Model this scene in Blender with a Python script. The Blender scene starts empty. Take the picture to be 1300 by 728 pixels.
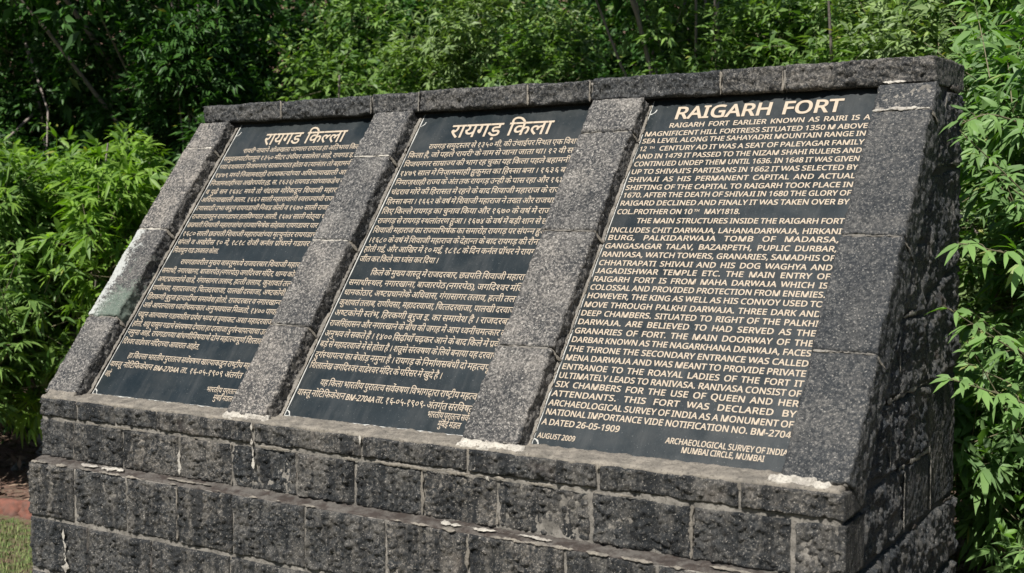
import bpy, bmesh, math, random, os
import numpy as np
from mathutils import Vector, Matrix
R = math.radians
scene = bpy.context.scene
COL = scene.collection
rng = np.random.default_rng(7)
random.seed(7)

# ------------------------------------------------------------------ camera, light, exposure
cam_d = bpy.data.cameras.new('camera')
cam = bpy.data.objects.new('camera', cam_d); COL.objects.link(cam); scene.camera = cam
CAM = Vector((4.1382, -3.0938, 0.6918))
YAW, PIT, ROL = 0.5653, 0.0597, 0.0025
cam.location = CAM
cam.matrix_world = Matrix.Translation(CAM) @ Matrix.Rotation(YAW, 4, 'Z') @ Matrix.Rotation(math.pi/2 - PIT, 4, 'X') @ Matrix.Rotation(-ROL, 4, 'Z')
cam_d.sensor_width = 36; cam_d.lens = 36*1572.6/1300
cam_d.clip_start = 0.05; cam_d.clip_end = 1000
cam_d.dof.use_dof = True; cam_d.dof.focus_distance = 4.25; cam_d.dof.aperture_fstop = 4.5

SUN_EL, SUN_AZ = R(48), R(7)            # azimuth measured from -Y towards +X
world = bpy.data.worlds.new('World'); scene.world = world; world.use_nodes = True
wn = world.node_tree.nodes; wl = world.node_tree.links
sky = wn.new('ShaderNodeTexSky'); sky.sky_type = 'NISHITA'; sky.sun_disc = False
sky.sun_elevation = SUN_EL; sky.sun_rotation = math.pi - SUN_AZ
sky.air_density = 1.0; sky.dust_density = 0.6
wl.new(sky.outputs[0], wn['Background'].inputs[0]); wn['Background'].inputs[1].default_value = 0.052
sd = bpy.data.lights.new('sun', 'SUN'); sun = bpy.data.objects.new('sun', sd); COL.objects.link(sun)
sd.energy = 5.0; sd.angle = R(0.5); sd.color = (1.0, 0.965, 0.91)
to_sun = Vector((math.sin(SUN_AZ)*math.cos(SUN_EL), -math.cos(SUN_AZ)*math.cos(SUN_EL), math.sin(SUN_EL)))
sun.rotation_euler = to_sun.to_track_quat('Z', 'Y').to_euler()
scene.view_settings.view_transform = 'Standard'; scene.view_settings.look = 'None'
scene.view_settings.exposure = 0.65; scene.view_settings.gamma = 1.0
scene.cycles.max_bounces = 8; scene.cycles.transparent_max_bounces = 8

# ------------------------------------------------------------------ numpy noise
_perm = np.random.default_rng(3).permutation(256).astype(np.int64)
_perm = np.concatenate([_perm, _perm, _perm])
_grad = np.random.default_rng(4).normal(size=(256, 3)); _grad /= np.linalg.norm(_grad, axis=1)[:, None]
def pn(P):
    i = np.floor(P).astype(np.int64); f = P - i; i &= 255
    w = f*f*f*(f*(f*6-15)+10); out = 0
    for a in (0, 1):
        wa = w[:, 0] if a else 1-w[:, 0]
        for b in (0, 1):
            wb = w[:, 1] if b else 1-w[:, 1]
            for c in (0, 1):
                wc = w[:, 2] if c else 1-w[:, 2]
                h = _perm[_perm[_perm[(i[:, 0]+a) & 255] + ((i[:, 1]+b) & 255)] + ((i[:, 2]+c) & 255)]
                g = _grad[h]
                d = g[:, 0]*(f[:, 0]-a) + g[:, 1]*(f[:, 1]-b) + g[:, 2]*(f[:, 2]-c)
                out = out + wa*wb*wc*d
    return out*1.6
def fbm(P, f, o=3, gain=.5):
    s = 0; a = 1
    for k in range(o):
        s = s + a*pn(P*f + 17.3*k); f *= 2.07; a *= gain
    return s
def vnoise(P, f):
    return np.stack([pn(P*f+3.1), pn(P*f+51.7), pn(P*f+97.9)], 1)

# ------------------------------------------------------------------ mesh helpers
def mesh_np(name, V, F, smooth=True, tint=None):
    V = np.asarray(V, np.float32); F = np.asarray(F, np.int32); k = F.shape[1]
    me = bpy.data.meshes.new(name)
    me.vertices.add(len(V)); me.vertices.foreach_set('co', V.ravel())
    me.loops.add(F.size); me.loops.foreach_set('vertex_index', F.ravel())
    me.polygons.add(len(F))
    me.polygons.foreach_set('loop_start', np.arange(0, F.size, k, dtype=np.int32))
    me.polygons.foreach_set('loop_total', np.full(len(F), k, np.int32))
    if smooth: me.polygons.foreach_set('use_smooth', np.ones(len(F), bool))
    if smooth is None: me.polygons.foreach_set('use_smooth', np.zeros(len(F), bool))
    if tint is not None:
        at = me.attributes.new('tint', 'FLOAT', 'FACE'); at.data.foreach_set('value', np.asarray(tint, np.float32))
    me.update(calc_edges=True)
    return me
def obj(name, me, mat=None, parent=None):
    o = bpy.data.objects.new(name, me); COL.objects.link(o)
    if mat: me.materials.append(mat)
    if parent: o.parent = parent
    return o
def tag(o, label=None, cat=None, group=None, kind=None):
    if label: o['label'] = label
    if cat: o['category'] = cat
    if group: o['group'] = group
    if kind: o['kind'] = kind
    return o
def thing(name, label, cat, group=None, loc=(0, 0, 0)):
    o = bpy.data.objects.new(name, None); COL.objects.link(o); o.location = loc
    return tag(o, label, cat, group)

# ------------------------------------------------------------------ materials
def new_mat(name):
    m = bpy.data.materials.new(name); m.use_nodes = True
    return m, m.node_tree.nodes, m.node_tree.links, m.node_tree.nodes['Principled BSDF']
class NB:
    def __init__(s, name):
        s.m, s.n, s.l, s.p = new_mat(name)
        s.tc = s.n.new('ShaderNodeTexCoord').outputs['Object']
    def noise(s, scale, detail=4, rough=.55, vec=None, dist=0):
        t = s.n.new('ShaderNodeTexNoise'); t.inputs['Scale'].default_value = scale
        t.inputs['Detail'].default_value = detail; t.inputs['Roughness'].default_value = rough
        t.inputs['Distortion'].default_value = dist
        s.l.new(vec or s.tc, t.inputs['Vector']); return t.outputs['Fac']
    def vor(s, scale, vec=None):
        t = s.n.new('ShaderNodeTexVoronoi'); t.inputs['Scale'].default_value = scale
        s.l.new(vec or s.tc, t.inputs['Vector']); return t.outputs['Distance']
    def scaled(s, sc, rot=(0, 0, 0)):
        t = s.n.new('ShaderNodeMapping'); t.inputs['Scale'].default_value = sc; t.inputs['Rotation'].default_value = rot
        s.l.new(s.tc, t.inputs['Vector']); return t.outputs[0]
    def ramp(s, fac, *stops):
        t = s.n.new('ShaderNodeValToRGB'); e = t.color_ramp.elements
        while len(e) < len(stops): e.new(.5)
        for k, (p, c) in enumerate(stops):
            e[k].position = p; e[k].color = (c, c, c, 1) if not hasattr(c, '__len__') else (*c, 1)
        s.l.new(fac, t.inputs[0]); return t.outputs[0]
    def mix(s, fac, a, b, mode='MIX'):
        t = s.n.new('ShaderNodeMix'); t.data_type = 'RGBA'; t.blend_type = mode
        for k, v in ((0, fac), (6, a), (7, b)):
            if hasattr(v, 'node'): s.l.new(v, t.inputs[k])
            elif hasattr(v, '__len__'): t.inputs[k].default_value = (*v, 1)
            else: t.inputs[k].default_value = v if k == 0 else (v, v, v, 1)
        return t.outputs[2]
    def math(s, op, a, b=0.0):
        t = s.n.new('ShaderNodeMath'); t.operation = op
        for k, v in ((0, a), (1, b)):
            if hasattr(v, 'node'): s.l.new(v, t.inputs[k])
            else: t.inputs[k].default_value = v
        return t.outputs[0]
    def bump(s, h, dist, strength=1, prev=None):
        t = s.n.new('ShaderNodeBump'); t.inputs['Distance'].default_value = dist; t.inputs['Strength'].default_value = strength
        s.l.new(h, t.inputs['Height'])
        if prev: s.l.new(prev, t.inputs['Normal'])
        return t.outputs[0]
    def rand(s):
        return s.n.new('ShaderNodeObjectInfo').outputs['Random']
    def out(s, col, rough=.85, normal=None, spec=.4):
        if hasattr(col, 'node'): s.l.new(col, s.p.inputs['Base Color'])
        else: s.p.inputs['Base Color'].default_value = (*col, 1)
        if hasattr(rough, 'node'): s.l.new(rough, s.p.inputs['Roughness'])
        else: s.p.inputs['Roughness'].default_value = rough
        s.p.inputs['Specular IOR Level'].default_value = spec
        if normal: s.l.new(normal, s.p.inputs['Normal'])
        return s.m

def stone_mat(name, dark, mid, pale, speck=.5, grain=110, bump=.0025, stripe=0, rust=0, lichen=False, wash=.5, var=1):
    b = NB(name)
    n1 = b.noise(7, 6, .7); n2 = b.noise(grain, 5, .8); n3 = b.noise(34, 5, .7)
    # broad weathering, then grain, each block with its own tone
    c = b.mix(b.ramp(n3, (.36, 0), (.64, 1)), dark, mid)
    c = b.mix(b.ramp(b.math('ADD', b.math('MULTIPLY', n1, .7), b.math('MULTIPLY', n2, .3)), (.46, 0), (.60, wash)), c, [x*.62 for x in pale])
    c = b.mix(b.ramp(n2, (.53-.04*speck, 0), (.63, min(1, speck+.2))), c, pale)
    c = b.mix(b.ramp(n2, (.38, .7), (.47, 0)), c, [x*.45 for x in dark])
    r = b.rand()
    c = b.mix(1, c, b.mix(r, [1-(1-q)*var for q in (.62, .68, .74)], [1+(q-1)*var for q in (1.45, 1.40, 1.33)]), 'MULTIPLY')
    c = b.mix(b.ramp(b.noise(4.5, 5, .65), (.42, 0), (.60, .55)), c, b.mix(1, c, (.50, .53, .57), 'MULTIPLY'))
    if stripe:       # pale runs and dark rain runs down the face
        c = b.mix(b.ramp(b.noise(13, 6, .75, b.scaled((1, 1, .6), (0, 0, .4))), (.47, 0), (.60, .75)), c, b.mix(b.ramp(n2, (.40, .4), (.60, 1)), (.035, .034, .033), (.150, .138, .120)))
        c = b.mix(b.ramp(b.noise(20, 6, .7, b.scaled((1, 1, .16))), (.47, 0), (.58, stripe)), c, [x*.55 for x in dark])
    if rust: c = b.mix(b.ramp(b.noise(7, 5, .7), (.60, 0), (.74, rust)), c, (.11, .055, .035))
    v = b.noise(210, 3, .6); c = b.mix(b.ramp(v, (.63, 0), (.68, .85)), c, [min(.5, x*1.7) for x in pale])
    if lichen:
        sp = b.n.new('ShaderNodeSeparateXYZ'); b.l.new(b.tc, sp.inputs[0])
        big = b.noise(9, 6, .72, dist=.4); fine = b.noise(110, 4, .7)
        g = b.math('ADD', b.math('MULTIPLY', big, .6), b.math('MULTIPLY', fine, .4))
        gw = b.math('ADD', g, b.math('MULTIPLY', b.math('SUBTRACT', .062, sp.outputs[0]), 2.4))
        gw = b.math('ADD', gw, b.math('MULTIPLY', b.math('SUBTRACT', sp.outputs[2], .45), .1))
        gg = b.math('ADD', g, b.math('MULTIPLY', b.math('SUBTRACT', .40, sp.outputs[2]), .7))
        c = b.mix(b.ramp(gg, (.49, 0), (.57, .55)), c, (.15, .20, .155))
        c = b.mix(b.ramp(gw, (.52, 0), (.58, .9)), c, (.40, .41, .385))
    nrm = b.bump(b.noise(260, 4, .75), bump*.4)
    nrm = b.bump(b.noise(100, 6, .8), bump, 1, nrm)
    return b.out(c, .8, nrm, .3)
M = {}
M['wall'] = stone_mat('wall_basalt', (.018, .022, .026), (.062, .061, .059), (.25, .228, .20), .55, 105, .008, stripe=.85, rust=.12, wash=.6)
M['pil'] = stone_mat('dressed_basalt', (.030, .032, .035), (.082, .077, .072), (.31, .282, .25), .9, 105, .005, wash=.7, var=.35)
M['pil_lichen'] = stone_mat('lichen_basalt', (.030, .032, .035), (.075, .071, .067), (.25, .23, .205), .8, 105, .005, lichen=True, wash=.5, var=.3)
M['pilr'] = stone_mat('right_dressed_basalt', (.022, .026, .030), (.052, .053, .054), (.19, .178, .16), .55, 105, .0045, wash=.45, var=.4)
M['cap'] = stone_mat('cap_basalt', (.016, .019, .022), (.050, .049, .048), (.24, .222, .20), .65, 95, .007, wash=.45)
M['side'] = stone_mat('side_basalt', (.016, .021, .027), (.050, .053, .057), (.18, .172, .16), .4, 95, .007, stripe=.4, rust=.35, wash=.3)

def mortar_mat(name, a, bcol, dirt, dfac=.6):
    b = NB(name)
    c = b.mix(b.noise(60, 4, .7), a, bcol)
    c = b.mix(b.ramp(b.noise(18, 5, .7), (.42, 0), (.6, dfac)), c, dirt)
    c = b.mix(b.ramp(b.noise(160, 3, .6), (.55, 0), (.66, .6)), c, [x*.4 for x in dirt])
    return b.out(c, .95, b.bump(b.noise(140, 5, .75), .004), .2)
M['mortar'] = mortar_mat('joint_mortar', (.26, .24, .21), (.17, .155, .135), (.075, .07, .062), .7)
M['white_mortar'] = mortar_mat('fresh_white_mortar', (.52, .49, .43), (.38, .35, .30), (.18, .16, .14), .6)
M['sand_mortar'] = mortar_mat('sandy_ledge_mortar', (.27, .24, .20), (.19, .17, .14), (.09, .083, .073), .65)
M['brown_mortar'] = mortar_mat('brown_silt', (.052, .040, .034), (.036, .030, .027), (.12, .11, .098), .8)
M['core'] = mortar_mat('rubble_core', (.08, .075, .07), (.05, .047, .043), (.03, .03, .03), .5)

b = NB('polished_granite')
g1 = b.noise(420, 2, .6)
c = b.mix(b.ramp(g1, (.45, 0), (.7, 1)), (.005, .009, .011), (.013, .0195, .022))
c = b.mix(b.ramp(b.noise(5, 4, .6, b.scaled((1, 1, .5))), (.45, 0), (.75, .35)), c, (.038, .046, .050))
c = b.mix(b.ramp(b.noise(26, 6, .7, b.scaled((1, .12, .12))), (.50, 0), (.72, .45)), c, (.042, .045, .045))
c = b.mix(b.ramp(b.noise(3, 5, .7), (.48, 0), (.70, .35)), c, (.045, .046, .043))
c = b.mix(b.ramp(b.noise(200, 2, .5), (.70, 0), (.74, .5)), c, (.2, .2, .19))
M['granite'] = b.out(c, b.ramp(b.noise(12, 4, .6), (.3, .36), (.7, .52)), b.bump(b.noise(300, 2, .5), .0003), .38)
b = NB('cream_letter_paint')
c = b.mix(b.noise(90, 3, .6), (.43, .36, .275), (.31, .25, .185))
M['letter'] = b.out(c, .6, None, .3)
b = NB('white_border_line')
M['border'] = b.out(b.mix(b.noise(70, 4, .7), (.45, .45, .42), (.26, .25, .23)), .85)

def leaf_mat(name, lo, hi, under, trans=.35, rough=.45):
    b = NB(name)
    a = b.n.new('ShaderNodeAttribute'); a.attribute_name = 'tint'
    c = b.mix(a.outputs['Fac'], lo, hi)
    c = b.mix(b.ramp(a.outputs['Fac'], (.965, 0), (.985, .8)), c, (.30, .27, .06))
    geo = b.n.new('ShaderNodeNewGeometry')
    c2 = b.mix(geo.outputs['Backfacing'], c, b.mix(.22, c, under))
    b.out(c2, rough, None, .22)
    tr = b.n.new('ShaderNodeBsdfTranslucent'); b.l.new(b.mix(1, c, (1.5, 1.7, .6), 'MULTIPLY'), tr.inputs[0])
    mx = b.n.new('ShaderNodeMixShader'); mx.inputs[0].default_value = trans
    out = b.n['Material Output']
    b.l.new(b.p.outputs[0], mx.inputs[1]); b.l.new(tr.outputs[0], mx.inputs[2]); b.l.new(mx.outputs[0], out.inputs[0])
    return b.m
M['leaf_near'] = leaf_mat('bright_willow_leaf', (.045, .120, .013), (.155, .30, .040), (.36, .44, .32), .38)
M['leaf_left'] = leaf_mat('yellow_green_leaf', (.055, .135, .012), (.23, .38, .035), (.26, .36, .14), .4)
M['leaf_mid'] = leaf_mat('mid_green_leaf', (.030, .085, .016), (.20, .32, .065), (.22, .30, .13), .32)
M['leaf_shaded'] = leaf_mat('shaded_green_leaf', (.010, .040, .008), (.060, .155, .022), (.09, .15, .06), .25)  # albedo set low: shade among the rear bushes put into the leaf colour
M['leaf_grey'] = leaf_mat('grey_green_leaf', (.050, .095, .025), (.25, .36, .10), (.32, .38, .24), .3)
b = NB('grey_bark')
M['bark'] = b.out(b.mix(b.noise(30, 4, .6), (.27, .23, .20), (.11, .09, .08)), .9, b.bump(b.noise(90, 4, .6), .003))
b = NB('green_twig')
M['twig'] = b.out(b.mix(b.noise(30, 4, .6), (.17, .17, .09), (.12, .09, .06)), .8)
b = NB('dry_leaf'); a = b.n.new('ShaderNodeAttribute'); a.attribute_name = 'tint'
M['dry'] = b.out(b.mix(a.outputs['Fac'], (.06, .04, .027), (.24, .17, .12)), .9)
b = NB('grass_blade'); a = b.n.new('ShaderNodeAttribute'); a.attribute_name = 'tint'
M['grass'] = b.out(b.mix(a.outputs['Fac'], (.06, .11, .022), (.20, .22, .08)), .8)
b = NB('terracotta_brick')
M['brick'] = b.out(b.mix(b.ramp(b.noise(20, 5, .7), (.4, 0), (.65, 1)), (.17, .066, .045), (.10, .055, .042)), .9, b.bump(b.noise(80, 4, .7), .004))
b = NB('rubble_stone')
M['rock'] = b.out(b.mix(b.noise(14, 5, .7), (.09, .085, .08), (.22, .20, .18)), .9, b.bump(b.noise(60, 4, .7), .006))
b = NB('soil_and_turf')
sep = b.n.new('ShaderNodeSeparateXYZ'); b.l.new(b.tc, sep.inputs[0])
soil = b.mix(b.noise(9, 6, .7), (.10, .052, .036), (.21, .125, .09))
soil = b.mix(b.ramp(b.noise(45, 4, .7), (.52, 0), (.66, .7)), soil, (.26, .20, .155))
turf = b.mix(b.ramp(b.noise(11, 6, .75), (.40, 0), (.62, 1)), b.mix(b.noise(16, 5, .7), (.05, .085, .022), (.15, .18, .06)), soil)
wob = b.math('ADD', sep.outputs[1], b.math('MULTIPLY', b.noise(3, 3), .12))
M['ground'] = b.out(b.mix(b.ramp(b.math('SUBTRACT', 1.52, wob), (.5, 0), (.56, 1)), soil, turf), .95, b.bump(b.noise(40, 6, .75), .02))

# ------------------------------------------------------------------ stones
def patch(name, c, depth, style, mat, parent, res=.0055, seed=0, rnd=.007, kd=None, label=None):
    """closed rough block: the four corners of its face (anticlockwise seen from outside), thickness behind it"""
    c = [np.array(q, float) for q in c]
    n = np.cross(c[1]-c[0], c[3]-c[0]); n2 = np.cross(c[3]-c[2], c[1]-c[2]); n = n/np.linalg.norm(n)
    lu = (np.linalg.norm(c[1]-c[0]) + np.linalg.norm(c[2]-c[3]))/2
    lv = (np.linalg.norm(c[3]-c[0]) + np.linalg.norm(c[2]-c[1]))/2
    nu, nv = max(3, int(lu/res)), max(3, int(lv/res))
    if kd is None: kd = max(2, min(6, int(depth/res)))
    I, J = np.meshgrid(np.arange(-kd, nu+kd+1), np.arange(-kd, nv+kd+1), indexing='ij')
    ou = np.maximum(0, np.maximum(-I, I-nu)); ov = np.maximum(0, np.maximum(-J, J-nv))
    ui, vi, di = np.clip(I, 0, nu), np.clip(J, 0, nv), np.maximum(ou, ov)
    key = (ui*(nv+1)+vi)*(kd+1)+di
    uq, first, inv = np.unique(key.ravel(), return_index=True, return_inverse=True)
    inv = inv.reshape(key.shape)
    u = (ui.ravel()[first]/nu); v = (vi.ravel()[first]/nv); d = di.ravel()[first]
    P = (1-u)[:, None]*(1-v)[:, None]*c[0] + u[:, None]*(1-v)[:, None]*c[1] + u[:, None]*v[:, None]*c[2] + (1-u)[:, None]*v[:, None]*c[3]
    e = np.minimum(np.minimum(u, 1-u)*lu, np.minimum(v, 1-v)*lv)
    Q = P + seed*13.7
    rr = rnd*(1 + .9*np.clip(pn(Q*22), -.6, 1))
    fall = np.where(e < rr, rr-np.sqrt(np.maximum(rr**2-(rr-e)**2, 0)), 0)
    dd = np.where(d > 0, rnd + (depth-rnd)*d/kd, fall)
    P = P - n*dd[:, None]
    Q = P + seed*13.7
    front = np.clip(e/.006, .25, 1)*(d == 0) + .3*(d > 0)
    if style == 'rock':
        P += .0035*vnoise(Q, 9)
        h = .0090*fbm(Q, 13, 2) + .0125*np.abs(pn(Q*38)) + .0105*pn(Q*72) + .0080*pn(Q*130)
        h -= .020*np.clip(pn(Q*31+5)-.2, 0, 1) + .004
        P += .0015*vnoise(Q, 60)
    elif style == 'rough':
        P += .006*vnoise(Q, 7)
        h = .013*fbm(Q, 12, 3) + .008*np.abs(pn(Q*36)) + .006*pn(Q*75) + .004*pn(Q*140)
        P += .002*vnoise(Q, 50)
    elif style == 'dressed':
        P += .0022*vnoise(Q, 6)
        h = .0026*fbm(Q, 9, 2) + .0022*pn(Q*55) + .0024*pn(Q*120)
        side = (d > 0) | (e < .004)
        P += np.where(side, .0055, 0)[:, None]*vnoise(Q, 32) + np.where(side, .0032, 0)[:, None]*vnoise(Q, 90)
    elif style == 'cap':
        P += .004*vnoise(Q, 8)
        h = .009*fbm(Q, 16, 2) + .0085*pn(Q*45) + .0070*pn(Q*90) + .0045*pn(Q*150)
        P += .0025*vnoise(Q, 60)
    elif style == 'mortar':
        fl = .4 if name == 'mortar_bed' else 1
        P += .002*fl*vnoise(Q, 30)
        h = fl*(.0040*fbm(Q, 30, 2) + .0022*pn(Q*120))
    else:
        h = 0*u
    if style in ('rock', 'rough', 'cap'): h = np.maximum(h, -.004+.22*(h+.004))
    P += n*(h*front)[:, None]
    F = np.stack([inv[:-1, :-1], inv[1:, :-1], inv[1:, 1:], inv[:-1, 1:]], -1).reshape(-1, 4)
    s = np.sort(F, 1); ok = (s[:, 1:] != s[:, :-1]).all(1); F = F[ok]
    o = obj(name, mesh_np(name, P, F), mat, parent)
    if label: o['label'] = label
    return o

TH = 0.9168; CT, ST = math.cos(TH), math.sin(TH)
def S(u, v, n=0.0):           # point on the sloping face; n = distance inwards
    return (u, v*CT + n*ST, v*ST - n*CT)

mon = thing('stone_monument', 'long dark basalt stand with sloping face, four stone ribs and a coping above three slabs', 'monument')

# solid core
prof = [(-.070, -1.0), (-.070, -.275), (-.016, -.275), (-.016, -.034), (.060, -.034), (.9255, 1.092), (1.195, 1.092), (1.195, -1.0)]
V = [(x, y, z) for x in (.012, 3.172) for y, z in prof]; k = len(prof)
F = [tuple(range(k))[::-1], tuple(range(k, 2*k))] + [(i, (i+1) % k, (i+1) % k + k, i+k) for i in range(k)]
me = bpy.data.meshes.new('core'); me.from_pydata(V, [], F)
bm = bmesh.new(); bm.from_mesh(me); bmesh.ops.recalc_face_normals(bm, faces=bm.faces); bm.to_mesh(me); bm.free()
obj('rubble_core', me, M['core'], mon)

g = .0050
def fr(name, x0, x1, z0, z1, y, style='rock', mat='wall', seed=0, depth=.05, **kw):
    return patch(name, [(x0, y, z0), (x1, y, z0), (x1, y, z1), (x0, y, z1)], depth, style, M[mat], mon, seed=seed, **kw)
sd_ = 0
def course(xs, z0, z1, y, xl, xr, jit=.0, **kw):
    global sd_
    xs = [xl] + list(xs) + [xr]
    for i in range(len(xs)-1):
        sd_ += 1
        last = i == len(xs)-2
        j = random.uniform(-.004, .003)
        fr('wall_block', xs[i]+g, xs[i+1]-(0 if last else g), z0+g, z1-g, y+j, seed=sd_, depth=.17 if last else .05, kd=22 if last else None, **kw)
course([.228, .442, .671, 1.142, 1.619, 2.032, 2.479, 2.907], -.096, -.018, -.032, .008, 3.192)
course([.207, .483, .783, 1.04, 1.341, 1.592, 1.863, 2.138, 2.457, 2.77, 3.051], -.256, -.102, -.030, .008, 3.190)
course([.271, .561, .827, 1.096, 1.424, 1.757, 2.07, 2.402, 2.689, 2.95], -.474, -.264, -.086, .0, 3.196)
course([.347, .694, 1.082, 1.439, 1.80, 2.21, 2.60, 2.93], -.682, -.480, -.088, .004, 3.196)
course([.30, .62, 1.0, 1.33, 1.72, 2.05, 2.44, 2.8], -.925, -.688, -.090, .004, 3.198, res=.012)
# left end faces (plain returns of the courses)
for (z0, z1, ya) in ((-.25, -.02, -.02), (-.47, -.27, -.07), (-.68, -.48, -.07), (-.92, -.69, -.07)):
    y = ya
    while y < 1.15:
        y2 = min(1.2, y+random.uniform(.26, .42)); sd_ += 1
        if 1.2-y2 < .12: y2 = 1.2
        patch('wall_block', [(0.006, y2-g, z0), (0.006, y+g, z0), (0.006, y+g, z1), (0.006, y2-g, z1)], .04, 'rock', M['wall'], mon, res=.02, seed=sd_)
        y = y2
# mortar sheets standing just behind the block faces
def fm(x0, x1, z0, z1, y, mat='mortar', seed=0, res=.006):
    return patch('mortar_bed', [(x0, y, z0), (x1, y, z0), (x1, y, z1), (x0, y, z1)], .03, 'mortar', M[mat], mon, res=res, seed=seed, rnd=.003)
fm(.012, 3.178, -.262, -.022, -.0225, seed=201)
fm(.006, 3.184, -.690, -.268, -.0770, seed=202)
fm(.006, 3.184, -.930, -.680, -.0790, seed=203, res=.02)
# ledges seen from above: sandy under the slabs, brown silt on the plinth
def ledge(x0, x1, y0, y1, z, mat, seed, zb=None):
    zb = z if zb is None else zb
    return patch('ledge_mortar', [(x0, y0, z), (x1, y0, z), (x1, y1, zb), (x0, y1, zb)], .03, 'mortar', M[mat], mon, res=.0055, seed=seed, rnd=.006)
ledge(.016, 3.176, -.027, .075, -.0145, 'sand_mortar', 210, -.005)
ledge(.010, 3.184, -.076, -.016, -.2620, 'brown_mortar', 211, -.250)

# ribs: four pilasters of dressed stones
ribs = [((0.0, .172), [1.228, .791, .353]), ((.991, 1.176), [1.150, .744, .366]), ((1.986, 2.190), [1.226, .798, .340]), ((3.006, 3.190), [1.268, .787, .390])]
for ri, ((u0, u1), js) in enumerate(ribs):
    vs = [1.384] + js + [-.004]
    for q in range(4):
        sd_ += 1
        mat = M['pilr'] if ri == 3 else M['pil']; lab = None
        if ri == 0 and q == 2: mat = M['pil_lichen']; lab = 'rib stone covered with white and pale green lichen'
        a, bb = vs[q+1]+.003, vs[q]-.003
        n0 = random.uniform(-.002, .002); du = random.uniform(-.003, .003)
        if ri == 3 and q == 0: n0 = .006
        dep = .14 if ri == 3 else .085
        patch('rib_stone', [S(u0+du, a, n0), S(u1+du, a, n0), S(u1+du, bb, n0), S(u0+du, bb, n0)], dep, 'dressed', mat, mon, res=.005, seed=sd_, rnd=.006, kd=20 if ri == 3 else 15, label=lab)
    # mortar inside the rib joints
    patch('mortar_bed', [S(u0+.006, -.002, .007), S(u1-.006, -.002, .007), S(u1-.006, 1.375, .007), S(u0+.006, 1.375, .007)], .055, 'mortar', M['mortar'], mon, seed=220+ri, rnd=.003, kd=4, res=.007)

# coping stones
caps = [-.006, .465, .953, 1.194, 1.700, 1.963, 2.467, 2.687, 3.182]
for i in range(8):
    sd_ += 1
    x0, x1 = caps[i]+.003, caps[i+1]-.003
    t = (x0+x1)/2/3.18
    z0, z1 = 1.089, 1.166+.010*t+random.uniform(-.002, .002)
    yy = .864+random.uniform(-.003, .003)
    patch('coping_stone', [(x0, yy, z0), (x1, yy, z0), (x1, yy, z1), (x0, yy, z1)], .372, 'cap', M['cap'], mon, res=.0055, seed=sd_, rnd=.013, kd=46 if i == 7 else 24)
patch('mortar_bed', [(.004, .876, 1.094), (3.172, .876, 1.094), (3.172, .876, 1.160), (.004, .876, 1.160)], .3, 'mortar', M['mortar'], mon, seed=230, rnd=.004)

# right end wall
X = 3.181
def sq(a, bq, cq, dq, style='rough', seed=0, off=0, **kw):
    cs = [(X+off, *a), (X+off, *bq), (X+off, *cq), (X+off, *dq)]
    return patch('end_block', cs, .05, style, M['side'], mon, res=.0065, seed=seed, rnd=.010, **kw)
e = .006
sq((.145, -.050), (.49-e, -.050), (.49-e, .16-e), (.305, .16-e), seed=301)
sq((.49+e, -.050), (.845-e, -.050), (.845-e, .16-e), (.49+e, .16-e), seed=302)
sq((.318, .16+e), (.80-e, .16+e), (.80-e, .385-e), (.487, .385-e), seed=303)
sq((.80+e, .16+e), (1.208, .17+e), (1.208, .52-e), (.80+e, .44-e), seed=304)
sq((.497, .385+e), (.80-e, .385+e), (.80-e, .60-e), (.660, .60-e), seed=305)
sq((.80+e, .44+e), (1.208, .52+e), (1.208, .845-e), (.80+e, .80-e), seed=306)
sq((.672, .60+e), (.80-e, .60+e), (.80-e, .775-e), (.795-e, .775-e), seed=307)
sq((.832, .81), (1.208, .845+e), (1.208, 1.082), (1.015, 1.082), seed=308)
sq((.145, -.255), (.55-e, -.255), (.55-e, -.062), (.145, -.062), seed=309)
sq((.55+e, -.255), (.865-e, -.255), (.865-e, -.062), (.55+e, -.062), 'dressed', seed=310)
sq((.865+e, -.255), (1.208, -.255), (1.208, .155), (.865+e, .155), 'dressed', seed=311, off=-.004)
for (z0, z1, ys) in ((-.474, -.264, (.09, .50, .86, 1.21)), (-.682, -.48, (.09, .34, .75, 1.21)), (-.925, -.688, (.09, .55, .9, 1.21))):
    for i in range(3):
        sd_ += 1
        sq((ys[i]+e, z0+e), (ys[i+1]-e, z0+e), (ys[i+1]-e, z1-e), (ys[i]+e, z1-e), seed=sd_, off=.006)
for q, (a, bb, cc, dd) in enumerate([((.02, -.27), (1.19, -.27), (1.19, .45), (.56, .45)), ((.55, .44), (1.19, .44), (1.19, 1.085), (1.04, 1.085)), ((-.06, -.93), (1.19, -.93), (1.19, -.265), (-.06, -.265))]):
    patch('mortar_bed', [(X-.011, *a), (X-.011, *bb), (X-.011, *cc), (X-.011, *dd)], .02, 'mortar', M['mortar' if q < 2 else 'core'], mon, res=.009, seed=240+q, rnd=.003)

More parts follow.
